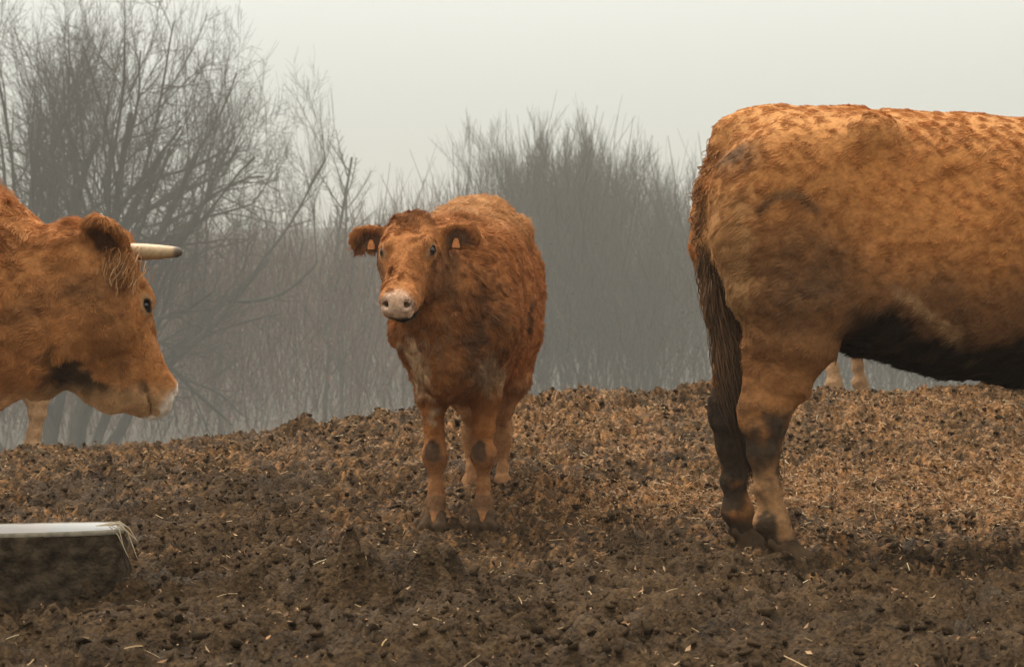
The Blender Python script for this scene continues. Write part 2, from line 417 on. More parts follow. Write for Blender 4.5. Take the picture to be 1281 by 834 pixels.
def build_beast(name, loc, yaw, sc, P, lods=0.008):
    """one animal: Empty > body (> coat), eyes, horns, hooves"""
    root = empty(name, loc, yaw, sc)
    wid = P.get('wid', 1.0); dr_ = P.get('drop', 0.0)
    HM = P['head']                                        # 4x4 head matrix in the animal's frame
    hs_ = P.get('head_scale', 1.0); ex_, ey_, ez_, er_ = P.get('eye', (.185, .116, -.045, .0120)); en_ = np.array(P.get('eye_n', (0.0, 1.0, .15))); en_ = en_ / np.linalg.norm(en_); hw_ = P.get('head_wide', 1.0)
    HR = np.array(HM.to_3x3()); HO = np.array(HM.translation)
    def H(x, y, z): return HO + HR @ (np.array([x, y, z]) * hs_)
    f = Field(P.get('lo', (-1.05, -.55, -.02)), P.get('hi', (1.75, .55, 1.65)), lods)
    tor = [(x, 0, z, a, b * wid) for x, z, a, b in P.get('torso', TORSO)]
    f.sweep(tor, (0, 1, 0), k=0.05, n=2.25)
    f.sweep(P['neck'], P.get('neck_side', (0, 1, 0)), k=0.12, n=2.1)
    # hips, pins, shoulder blades, spine
    for s in (-1, 1):
        f.ell((-.33, s * .23 * wid, 1.30), (.07, .06, .06), 0.09)
        f.ell((-.73, s * .11, 1.17), (.05, .05, .06), 0.08)
        f.ell((-.56, s * .17, 1.05), (.22, .13, .27), 0.08)
        f.ell((.57, s * .20 * wid, 1.10 + dr_), (.14, .07, .24), 0.08)
        f.ell((.74, s * .16, .84), (.09, .09, .12), 0.08)
        f.ell((-.30, s * .20, .86), (.12, .10, .13), 0.10)
    f.ell((.62, 0, 1.30 + 1.4 * dr_), (.22, .07, .09), 0.10)
    for s in (-1, 1):
        f.ell((-.16, s * .40 * wid, 1.18), (.11, .06, .12), 0.10, sub=True)      # hollow flank
    f.ell(P.get('brisket', (.80, 0, .66)), (.13, .09, .12), 0.10)
    hd = P.get('hind', [HIND, HIND]); fr = P.get('front', [FRONT, FRONT]); feet = []
    for s, pts in zip((1, -1), hd):
        m = mirror(pts, s); f.sweep(m, (0, 1, 0), k=0.045)
        hx, hy, hz = m[6][:3]
        f.ell((hx - .050, hy, hz + .050), (.024, .022, .036), 0.03)
        f.ell((hx + .030, hy, hz + .03), (.030, .034, .05), 0.04)
        f.sweep([(hx - .048, hy, hz + .06, .014, .013), (hx - .03, hy, hz + .25, .024, .02)], (0, 1, 0), k=0.03)
        f.ell((hx + .015, hy, m[9][2] - .005), (.038, .04, .03), 0.03)
        feet.append((m[-1], m[-2]))
    for s, pts in zip((1, -1), fr):
        m = mirror(pts, s); f.sweep(m, (0, 1, 0), k=0.04)
        f.ell((m[5][0] + .012, m[5][1], m[5][2]), (.044, .046, .05), 0.03)
        feet.append((m[-1], m[-2]))
    # udder / belly fold
    if P.get('udder'): f.ell(*P['udder'], 0.08)
    # tail
    f.ell((-.62, 0, 1.345), (.14, .06, .05), 0.09)
    f.sweep(P['tail'], (0, 1, 0), k=0.03)
    # head
    hp = [(*H(x, 0, z), a * hs_, b * hs_ * hw_) for x, z, a, b in HEAD]
    f.sweep(hp, HR @ np.array([0, 1, 0]), k=0.07, n=2.3)
    def he(c, r, k=0.02, sub=False, R=None):
        RR = HR if R is None else HR @ R
        f.ell(H(*c), np.array(r) * hs_, k, RR, sub)
    he((0.0, 0, .015), (.05, .085, .04), 0.05)                         # poll
    for s in (-1, 1):
        he((.15, s * .095, -.165), (.10, .035, .085), 0.05)            # cheek
        he((ex_ - .022, s * (ey_ - .016), ez_ + .034), (.046, .026, .022), 0.03)            # brow
        he((ex_ - en_[0] * .006, s * (ey_ - en_[1] * .006), ez_ - en_[2] * .006), (.036, .028, .028), 0.02)           # orbit
        he((.30, s * .06, -.085), (.10, .02, .02), 0.04)               # cheekbone ridge
        he((.47, s * .045, -.065), (.04, .032, .034), 0.03)            # nostril wing
        he((ex_ + en_[0] * .019, s * (ey_ + en_[1] * .019), ez_ + en_[2] * .019), (.022, .017, .016), 0.006, True)   # socket
        he((.516, s * .044, -.064), (.022, .016, .019), 0.008, True)   # nostril
        he((.498, s * .060, -.066), (.022, .012, .010), 0.006, True)
    he((.445, 0, -.163), (.055, .048, .026), 0.03)                     # chin and lower lip
    he((.47, 0, -.146), (.09, .085, .0065), 0.008, True)               # mouth line
    he((.31, 0, -.175), (.14, .05, .04), 0.05)
    if P.get('jaw'): he(*P['jaw'], 0.06)
    # ears
    ears = P['ears']                                                   # list of (side, direction in head frame, cup normal, length, width)
    einfo = []
    for s, dr, cup, ln, wd in ears:
        dr = np.array(dr, float); dr /= np.linalg.norm(dr); cup = np.array(cup, float); cup -= dr * (cup @ dr); cup /= np.linalg.norm(cup)
        third = np.cross(cup, dr); R = np.stack([dr, third, cup], 1)
        b = np.array([.035, s * .105, -.035])
        f.sweep([(*H(*(b - dr * .03)), .03 * hs_, .03 * hs_), (*H(*(b + dr * .05)), .026 * hs_, .026 * hs_)], HR @ third, k=0.03)
        he(b + dr * (ln * .56), (ln * .54, wd * .5, .021), 0.02, False, R)
        he(b + dr * (ln * .58) + cup * .021, (ln * .44, wd * .36, .019), 0.010, True, R)
        einfo.append((b, dr, cup, third, R, ln, wd))
    V, Fq = f.mesh(); V = smooth_mesh(V, Fq, 2, 0.5)
    N = vnormals(V, Fq)
    V = V + N * (0.006 * fbm(V, 9, 3, P['seed']) + 0.0025 * noise3(V, 40, P['seed'] + 3))[:, None] * P.get('lump', 1.0)
    hl = (V - HO) @ HR / hs_                                            # coordinates in head frame
    def cf(p):
        hp_ = (p - HO) @ HR / hs_
        c = P['color'](p, hp_)
        for (b, dr, cup, third, R_, ln, wd) in einfo:
            e = (hp_ - (b + dr * ln * .58)) @ R_
            k = sstep(1.0, .6, np.hypot(e[:, 0] / (ln * .42), e[:, 1] / (wd * .36))) * (e[:, 2] > -.012) * (e[:, 2] < .05)
            c = lerp(c, (0.10, 0.055, 0.035), k * .85)
        return c
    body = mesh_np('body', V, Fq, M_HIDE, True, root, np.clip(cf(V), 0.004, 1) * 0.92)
    world = Matrix.LocRotScale(Vector(loc), Matrix.Rotation(yaw, 3, 'Z'), Vector((sc, sc, sc)))
    if P.get('coat'):
        cfg = dict(P['coat'])
        def comb(p):
            hpq = (p - HO) @ HR / hs_
            inh = sstep(0.02, -0.0, np.abs(hpq[:, 1]) - .2) * sstep(-.12, .02, hpq[:, 0]) * sstep(.7, .55, hpq[:, 0]) * sstep(-.34, -.22, hpq[:, 2])
            c = np.zeros_like(p); c[:, 0] = -0.8; c[:, 2] = -0.65 - 0.5 * sstep(.9, .5, p[:, 2])
            hc = HR @ np.array([0.9, 0, -0.1]) ; return c * (1 - inh[:, None]) + hc[None] * inh[:, None]
        def length(p):
            hpq = (p - HO) @ HR / hs_
            dm = np.linalg.norm(hpq - np.array([.50, 0, -.09]), axis=1)
            base = P.get('hair', .028) * (1 + 0.25 * noise3(p, 3, 5))
            base = np.where((hpq[:, 0] > -.1) & (hpq[:, 0] < .6) & (np.abs(hpq[:, 1]) < .25) & (hpq[:, 2] > -.32) & (hpq[:, 2] < .15), base * .55, base)
            tuftm = np.exp(-((hpq[:, 0] - .01) ** 2 / .003 + hpq[:, 1] ** 2 / .006 + (hpq[:, 2] - .02) ** 2 / .004))
            base = base * (1 + 2.0 * tuftm)
            base = base * (0.32 + 0.68 * sstep(.35, .75, p[:, 2]))
            de = np.linalg.norm(np.stack([hpq[:, 0] - ex_, np.abs(hpq[:, 1]) - ey_, hpq[:, 2] - ez_], 1), axis=1)
            if P.get('shag'): base = base * (1 + 1.6 * sstep(.80, .70, p[:, 2] + .2 * np.clip(p[:, 0] + .35, 0, .45)) * (p[:, 0] > -.42) * (p[:, 0] < .5))
            return base * (0.10 + 0.90 * sstep(.05, .10, dm)) * (0.10 + 0.90 * sstep(.030, .055, de))
        cfg['comb'] = comb; cfg['length'] = length
        def dn(c):
            hq = (c - HO) @ HR / hs_
            return np.where((np.abs(hq[:, 1]) < .3) & (hq[:, 0] > -.1) & (hq[:, 0] < .6), 1.8, 1.0)
        cfg['dens'] = dn
        grow_coat(body, V, Fq, cfg, cf, world, P['seed'])
    # eyes
    for s in (-1, 1):
        th = np.linspace(0, np.pi, 13); ph = np.linspace(0, 2 * np.pi, 21)[:-1]
        TH, PH = np.meshgrid(th, ph, indexing='ij'); r = er_ * hs_
        vv = np.stack([np.sin(TH) * np.cos(PH), np.sin(TH) * np.sin(PH), np.cos(TH)], -1).reshape(-1, 3) * r + H(ex_, s * ey_, ez_)
        ii = np.arange(13 * 20).reshape(13, 20); jj = np.roll(ii, -1, 1)
        ff = np.stack([ii[:-1].ravel(), ii[1:].ravel(), jj[1:].ravel(), jj[:-1].ravel()], 1)
        mesh_np('eye', vv, ff, M_EYE, True, root)
    # horns
    for path in P.get('horns', []):
        tube_obj('horn', [H(*p[:3]) for p in path], [p[3] * hs_ for p in path], M_HORN, root, 18, horncol=True)
    # hooves : cloven, two claws in each
    for (a, b) in feet:
        x, y, z = a[:3]
        hf = Field((x - .12, y - .1, -.03), (x + .16, y + .1, .14), 0.006)
        for s in (-1, 1):
            hf.sweep([(x - .02, y + s * .026, .075, .035, .022), (x + .015, y + s * .028, .02, .058, .027), (x + .022, y + s * .028, -.02, .066, .03)], (0, 1, 0), k=0.005)
        hf.ell((x - .055, y + .025, .08), (.015, .013, .018), 0.01); hf.ell((x - .055, y - .025, .08), (.015, .013, .018), 0.01)
        vv, ff = hf.mesh(); vv = smooth_mesh(vv, ff, 1); mesh_np('hoof', vv, ff, M_HOOF, True, root)
    # ear tags
    for i, (t, off) in enumerate(P.get('tags', [])):
        b, dr, cup, third, R, ln, wd = einfo[t]
        c = b + dr * ln * off[0] + third * wd * off[1] + cup * off[2]
        pts = []
        hw, hh = .018, .023
        outl = [(-.4, 1), (.4, 1), (.75, .35), (1, -.2), (1, -1), (-1, -1), (-1, -.2), (-.75, .35)]
        dn_ = HR.T @ np.array([0, 0, -1.0]); axd = dn_ / np.linalg.norm(dn_)
        nr = cup - axd * (cup @ axd); nr /= np.linalg.norm(nr); sd_ = np.cross(nr, axd)
        for e in (-1, 1):
            for (u, v) in outl: pts.append(H(*(c + sd_ * u * hw - axd * v * hh + nr * e * .0022)))
        me = bpy.data.meshes.new('ear_tag')
        n = len(outl); fcs = [tuple(range(n))[::-1], tuple(range(n, 2 * n))] + [(i_, (i_ + 1) % n, n + (i_ + 1) % n, n + i_) for i_ in range(n)]
        me.from_pydata([tuple(p) for p in pts], [], fcs); me.materials.append(M_TAG)
        o = bpy.data.objects.new('ear_tag', me); COL.objects.link(o); o.parent = root
    return root, H

def tube(path, rad, ns):
    """tapered tube along a polyline; returns V, F (quads)"""
    path = np.asarray(path, float); K = len(path)
    T = np.gradient(path, axis=0); T /= np.linalg.norm(T, axis=1, keepdims=True) + 1e-12
    ref = np.array([0.31, 0.17, 0.93]) if abs(T[0] @ np.array([0.31, 0.17, 0.93])) < 0.9 else np.array([1.0, 0, 0])
    U = np.cross(T, ref); U /= np.linalg.norm(U, axis=1, keepdims=True); Wv = np.cross(T, U)
    an = np.linspace(0, 2 * np.pi, ns, endpoint=False)
    V = path[:, None] + (U[:, None] * np.cos(an)[None, :, None] + Wv[:, None] * np.sin(an)[None, :, None]) * np.asarray(rad)[:, None, None]
    ii = np.arange(K * ns).reshape(K, ns); jj = np.roll(ii, -1, 1)
    Fq = np.stack([ii[:-1].ravel(), jj[:-1].ravel(), jj[1:].ravel(), ii[1:].ravel()], 1)
    return V.reshape(-1, 3), Fq

def tube_obj(name, path, rad, m, parent, ns=12, horncol=False):
    path = np.asarray(path, float)
    t = np.linspace(0, 1, len(path)); tt = np.linspace(0, 1, 26)
    pp = np.stack([np.interp(tt, t, path[:, i]) for i in range(3)], 1)
    for _ in range(3): pp[1:-1] = (pp[:-2] + pp[2:] + 2 * pp[1:-1]) / 4
    rr = np.interp(tt, t, rad)
    # rounded tip
    d = pp[-1] - pp[-2]; d /= np.linalg.norm(d)
    ex = [(rr[-1] * math.sin(a), rr[-1] * math.cos(a)) for a in (0.5, 1.0, 1.35, 1.55)]
    pp = np.vstack([pp, [pp[-1] + d * e[0] for e in ex]]); rr = np.concatenate([rr, [max(e[1], 1e-4) for e in ex]])
    V, Fq = tube(pp, rr, ns)
    col = None
    if horncol:
        q = np.repeat(np.concatenate([tt, np.ones(4)]), ns)[:, None]
        base = np.array([0.40, 0.26, 0.14]); mid = np.array([0.58, 0.40, 0.22]); tip = np.array([0.13, 0.09, 0.06])
        col = base * (1 - sstep(0, .35, q)) + mid * sstep(0, .35, q)
        col = col * (1 - sstep(.88, .99, q)) + tip * sstep(.88, .99, q)
    return mesh_np(name, V, Fq, m, True, parent, col)

def headmat(poll, yaw, pitch, roll=0.0):
    """poll position in the animal's frame; yaw about Z, pitch down (degrees)"""
    R = Matrix.Rotation(math.radians(yaw), 4, 'Z') @ Matrix.Rotation(math.radians(pitch), 4, 'Y') @ Matrix.Rotation(math.radians(roll), 4, 'X')
    return Matrix.Translation(Vector(poll)) @ R

def lerp(a, b, t): return a * (1 - t[:, None]) + np.array(b) * t[:, None]
def blob(p, c, r): return np.exp(-(((p - np.array(c)) / np.array(r)) ** 2).sum(1))
def basecoat(p, h, c0, seed, eye=(.185, .125, -.045), ew=.75):
    n = fbm(p, 4, 3, seed); n2 = fbm(p, 22, 2, seed + 4)
    c = np.array(c0)[None] * (1 + 0.20 * n + 0.10 * n2)[:, None]
    # paler ring at the muzzle and round the eye, dark nostrils
    mz = sstep(.088, .068, np.linalg.norm((h - np.array([.515, 0, -.08])) / np.array([1, 1.1, 1.0]), axis=1))
    c = lerp(c, (0.72, 0.50, 0.36), mz * 0.95)
    for s in (-1, 1):
        e = np.linalg.norm((h - np.array([eye[0], s * eye[1], eye[2]])) / np.array([1.25, 1, .9]), axis=1)
        c = lerp(c, (0.55, 0.34, 0.19), sstep(.050, .036, e / ew) * 0.5)
        c = lerp(c, (0.02, 0.014, 0.01), sstep(.032, .024, e / ew))
        nn = np.linalg.norm(h - np.array([.508, s * .043, -.063]), axis=1)
        c = lerp(c, (0.03, 0.018, 0.014), sstep(.024, .012, nn))
    lip = sstep(.022, .012, np.abs(h[:, 2] + .150)) * sstep(.36, .42, h[:, 0]) * sstep(.58, .54, h[:, 0]) * (np.abs(h[:, 1]) < .09)
    c = lerp(c, (0.06, 0.045, 0.035), lip * .9)
    return c

# --- the big cow on the right, head out of the frame
def col_right(p, h):
    c = basecoat(p, h, (0.49, 0.198, 0.058), 11)
    x, y, z = p.T
    n = fbm(p, 7, 4, 31); n2 = fbm(p, 18, 3, 35)
    dirt = (0.055, 0.038, 0.024); brown = (0.20, 0.10, 0.045); dark = (0.026, 0.016, 0.010)
    c = lerp(c, brown, np.clip(sstep(.98, .72, z + .12 * n) * sstep(-.55, -.30, x) * 0.85, 0, 1))        # soiled lower flank, body shading painted in with the dirt
    c = lerp(c, (0.60, 0.29, 0.105), sstep(1.20, 1.40, z + .05 * n) * .7)  # back lightened: overhead light painted into the coat
    c = lerp(c, (0.22, 0.105, 0.045), np.clip(sstep(1.12, .72, z + .10 * n) * .55 , 0, 1))  # lower half darkened: painted body shading together with dirt
    c = lerp(c, dirt, np.clip(blob(p, (-.52, -.25, .86), (.14, .3, .16)) * (0.75 + n2), 0, 1) * 0.75)     # smear on the thigh
    c = lerp(c, brown, np.clip(blob(p, (-.62, -.25, .86), (.2, .3, .22)) * 0.7, 0, 1))
    c = lerp(c, dirt, np.clip(blob(p, (-.73, -.20, 1.24), (.06, .2, .05)) * (1.2 + n2), 0, 1) * 0.8)      # patch by the tail head
    c = lerp(c, (0.11, 0.06, 0.03), np.clip(np.exp(-((np.hypot(x + .60, (z - 1.03)) - .085) / .016) ** 2) * (z > 1.06) * (y < 0), 0, 1) * .8)
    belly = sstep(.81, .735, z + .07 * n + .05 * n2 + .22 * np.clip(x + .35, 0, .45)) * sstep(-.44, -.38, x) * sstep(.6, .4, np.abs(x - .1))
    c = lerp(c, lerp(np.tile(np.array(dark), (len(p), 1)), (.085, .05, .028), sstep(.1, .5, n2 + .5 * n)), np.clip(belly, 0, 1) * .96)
    c = lerp(c, (0.50, 0.30, 0.15), np.clip(np.exp(-((z - .835 + .62 * (x + .29) + .012 * n) / .016) ** 2) * sstep(-.33, -.27, x) * sstep(-.02, -.10, x) * (y < 0), 0, 1) * .75)
    legd = sstep(.10, .0, np.abs(z - .40) - .03 + .12 * n + .10 * n2) * sstep(-.58, -.64, x - .12 * (z - .4) + .05 * n2)
    c = lerp(c, (0.035, 0.025, 0.018), np.clip(legd, 0, 1) * .9)
    c = lerp(c, (0.40, 0.23, 0.11), sstep(.36, .24, z) * (y < 0) * .6)
    foot = sstep(.13, .07, z + .05 * n)
    c = lerp(c, (0.03, 0.022, 0.015), np.clip(foot, 0, 1) * .92)
    farleg = (y > 0.02) & (z < .55) & (x < 0)
    c = lerp(c, (0.045, 0.032, 0.022), np.where(farleg, sstep(-.1, .35, n2 + .25), 0) * .9)
    tl = sstep(-.74, -.77, x) * (z < .95) * (np.abs(y + .03) < .06) * sstep(.95, .6, z)
    c = lerp(c, (0.10, 0.06, 0.035), tl * .8)
    inner = sstep(-.68, -.73, x) * sstep(1.2, 1.1, z) * sstep(.7, .8, z) * (y < -.04)
    c = lerp(c, (0.56, 0.34, 0.15), inner * .4)  # lit strip of the buttock, painted into the coat as a paler band
    c = lerp(c, dirt, sstep(-.25, .10, n + n2 * .8) * sstep(.56, .44, z + .12 * n + .12 * n2) * (x < 0) * .92)
    return c

RC_YAW = math.radians(5)
tail_r = [(-.66, 0, 1.355, .036, .036), (-.735, .0, 1.29, .029, .029), (-.782, -.01, 1.17, .024, .024), (-.79, -.03, 1.00, .022, .022), (-.77, -.05, .84, .020, .020), (-.74, -.06, .68, .019, .019), (-.71, -.065, .57, .018, .018)]
def shift_leg(pts, dx, dy=0, frm=0): return [(x + dx * (1 - min(1, z / .9)), y + dy * (1 - min(1, z / .9)), z, a, b) for x, y, z, a, b in pts]
def place_at(px, py, d, local, yaw, sc):
    """loc so that the local foot point stands at the pixel"""
    q = PX(px, py, d); c, s = math.cos(yaw), math.sin(yaw)
    x = q.x - sc * (local[0] * c - local[1] * s); y = q.y - sc * (local[0] * s + local[1] * c)
    return x, y
rx_, ry_ = place_at(976, 706, 4.80, (-.60, -.17), RC_YAW, 1.0)
z0 = gz(PX(976, 706, 4.80).x, 4.8) - 0.01
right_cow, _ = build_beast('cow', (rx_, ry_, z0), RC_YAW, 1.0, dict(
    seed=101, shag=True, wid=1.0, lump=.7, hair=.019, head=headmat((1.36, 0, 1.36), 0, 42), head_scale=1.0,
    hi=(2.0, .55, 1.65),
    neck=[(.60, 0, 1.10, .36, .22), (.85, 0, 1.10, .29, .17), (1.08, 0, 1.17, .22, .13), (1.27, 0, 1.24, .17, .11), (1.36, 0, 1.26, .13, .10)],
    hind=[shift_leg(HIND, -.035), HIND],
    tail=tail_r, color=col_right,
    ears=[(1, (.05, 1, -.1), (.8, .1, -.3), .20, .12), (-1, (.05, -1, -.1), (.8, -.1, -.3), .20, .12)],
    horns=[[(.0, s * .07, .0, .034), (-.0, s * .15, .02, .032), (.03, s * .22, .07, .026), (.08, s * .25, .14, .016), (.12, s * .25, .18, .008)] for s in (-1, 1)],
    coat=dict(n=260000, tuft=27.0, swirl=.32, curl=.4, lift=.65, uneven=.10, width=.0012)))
tag(right_cow, 'large ginger cow with mud caked belly and hind leg, its head out of the frame', 'cow')

# long hair of the tail and the shaggy belly
def strands(name, parent, roots, dirs, L, col, wd=.0016, K=6, wob=.015, seed=1):
    r = np.random.default_rng(seed); n = len(roots); t = np.linspace(0, 1, K)[None, :, None]
    w1 = r.normal(0, 1, (n, 1, 3)) * wob; w2 = np.stack([noise3(roots, 30, seed + k) for k in (1, 2, 3)], 1)[:, None] * wob * 1.5
    P = roots[:, None] + dirs[:, None] * (L[:, None, None] * t) + (w1 * np.sin(t * 3) + w2 * t ** 1.3)
    rad = wd * (1 - .7 * np.linspace(0, 1, K)[None] ** 2) * (0.7 + 0.6 * r.random((n, 1)))
    return curves_obj(name, P, rad, col, M_COAT, parent)
r = np.random.default_rng(5)
tp = np.array(tail_r); n = 9000
u = r.random(n) ** 0.8; t_ = u * (len(tp) - 1); i_ = np.clip(t_.astype(int), 0, len(tp) - 2); f_ = (t_ - i_)[:, None]
cen = tp[i_] * (1 - f_) + tp[i_ + 1] * f_
off = r.normal(0, 1, (n, 3)); off[:, 2] = 0; off /= np.linalg.norm(off, axis=1, keepdims=True)
roots = cen[:, :3] + off * cen[:, 3:4] * .62
tdir = (tp[np.minimum(i_ + 1, len(tp) - 1), :3] - tp[i_, :3]); tdir /= np.linalg.norm(tdir, axis=1, keepdims=True)
Lh = .035 + .27 * sstep(.40, 1.0, u) * (0.6 + .6 * r.random(n))
dirs = tdir + off * (.05 + .08 * r.random((n, 1))); dirs[:, 0] += 0.02 * sstep(.6, 1, u); dirs /= np.linalg.norm(dirs, axis=1, keepdims=True)
cc = lerp(np.tile(np.array([.34, .16, .06]), (n, 1)), (.13, .07, .035), sstep(.25, .6, u)); cc = lerp(cc, (.04, .026, .017), sstep(.75, .95, u) * .8)
cc *= (0.7 + .6 * r.random((n, 1)))
strands('tail_switch', right_cow, roots, dirs, Lh, cc, .0017, 6, .014, 3)

# --- the horned cow on the left, head lowered, seen in profile from slightly behind
def col_left(p, h):
    c = basecoat(p, h, (0.46, 0.195, 0.066), 17)
    n = fbm(p, 8, 3, 41); n2 = fbm(p, 25, 2, 43)
    x, y, z = p.T
    zl = np.interp(x, [1.06, 1.11, 1.19, 1.28, 1.36, 1.42], [.72, .70, .655, .61, .59, .58]) + .05 * n + .05 * n2
    st = sstep(.040, .015, z - zl - .012) * sstep(1.07, 1.13, x + .03 * n2) * sstep(1.43, 1.36, x)
    c = lerp(c, (0.026, 0.019, 0.014), st * .94)
    c = lerp(c, (0.16, 0.075, 0.03), np.clip(blob(h, (.26, 0, -.20), (.16, .4, .06)) * (1 + 1.2 * n), 0, 1) * .7)
    c = lerp(c, (0.03, 0.022, 0.016), sstep(.5, .8, blob(h, (.47, 0, -.165), (.055, .2, .022)) * (1.1 + .5 * n)) * .8)
    c = lerp(c, (0.10, 0.05, 0.025), np.clip(blob(h, (.03, 0, -.25), (.045, .3, .11)) * (1.0 + 1.8 * n), 0, 1) * .6)  # crease behind the cheek, its shade painted in as a dark band
    c = lerp(c, (0.60, 0.34, 0.16), sstep(.66, .60, z + .02 * n) * sstep(.7, .9, x) * .8)
    eh = blob(h, (.05, -.17, -.07), (.06, .05, .05)); c = lerp(c, (0.50, 0.31, 0.17), np.clip(eh * .6, 0, 1))
    c = lerp(c, (0.90, 0.76, 0.62), sstep(.115, .090, np.linalg.norm(h - np.array([.54, 0, -.06]), axis=1)) * .95 * (np.hypot(h[:, 0] - .508, np.abs(h[:, 1]) - .043) > .02))  # pale muzzle, made brighter still to paint skylight on its front
    return c
LC_YAW = math.radians(6); LS = 0.95
poll_l = (1.235, 0, 1.045)
HML = headmat(poll_l, 46, 57)
def in_head(M, v):
    return tuple(M.to_3x3().inverted() @ Vector(v))
q = PX(130, 309, 4.40)
cL, sL = math.cos(LC_YAW), math.sin(LC_YAW)
lloc = (q.x - LS * poll_l[0] * cL, q.y - LS * poll_l[0] * sL, q.z - LS * poll_l[2] + .0)
HORNS_L = []
for s_ in (-1, 1):
    b_ = Vector((.02, s_ * .075, .0)); d_ = Vector(in_head(HML, (1, -.12, -.01) if s_ < 0 else (.15, 1, -.05)))
    HORNS_L.append([tuple(b_ + d_ * (t_ * .165)) + (r_,) for t_, r_ in ((0, .027), (.35, .0255), (.6, .023), (.8, .020), (1, .016))])
left_cow, HL = build_beast('cow', lloc, LC_YAW, LS, dict(
    seed=202, wid=1.0, hair=.024, head=HML, head_scale=.95, jaw=((.27, 0, -.24), (.18, .055, .062)),
    hi=(1.78, .62, 1.65), lo=(-1.05, -.55, -.02),
    drop=-.06, torso=TORSO[:7] + [(.45, .95, .40, .315), (.62, .935, .37, .26), (.76, .91, .32, .20), (.86, .88, .23, .13)],
    neck=[(.55, 0, .98, .36, .22), (.76, 0, .91, .325, .19), (.92, 0, .865, .275, .165), (1.06, 0, .85, .235, .14), (1.16, .01, .86, .20, .12), (1.23, .02, .87, .15, .105)],
    tail=[(-.80, 0, 1.36, .04, .04), (-.88, 0, 1.22, .032, .032), (-.90, 0, .95, .026, .026), (-.89, 0, .6, .02, .02)],
    color=col_left, lump=.6,
    ears=[(1, (-.25, 1, .15), (.8, .1, -.3), .20, .13), (-1, in_head(HML, (-.42, -.60, .62)), in_head(HML, (-.1, -1, -.55)), .175, .125)],
    horns=HORNS_L,
    coat=dict(n=170000, tuft=26.0, swirl=.6, curl=.45, width=.0012)))
tag(left_cow, 'ginger cow with a pale horn, head lowered in profile above the trough', 'cow')

nE = 600; r = np.random.default_rng(6)
eb = np.array(HL(.03, -.135, -.085)); rootsE = eb + r.normal(0, 1, (nE, 3)) * np.array([.030, .010, .024])
dE = np.tile(np.array([-.28, -.30, -1.0]), (nE, 1)) + r.normal(0, .16, (nE, 3)); dE /= np.linalg.norm(dE, axis=1, keepdims=True)
cE = np.where((r.random(nE) < .25)[:, None], np.array([.52, .30, .15])[None], np.array([.38, .17, .06])[None]) * (.7 + .5 * r.random((nE, 1)))
strands('ear_tuft', left_cow, rootsE, dE, .025 + .035 * r.random(nE), cE, .0011, 5, .008, 8)

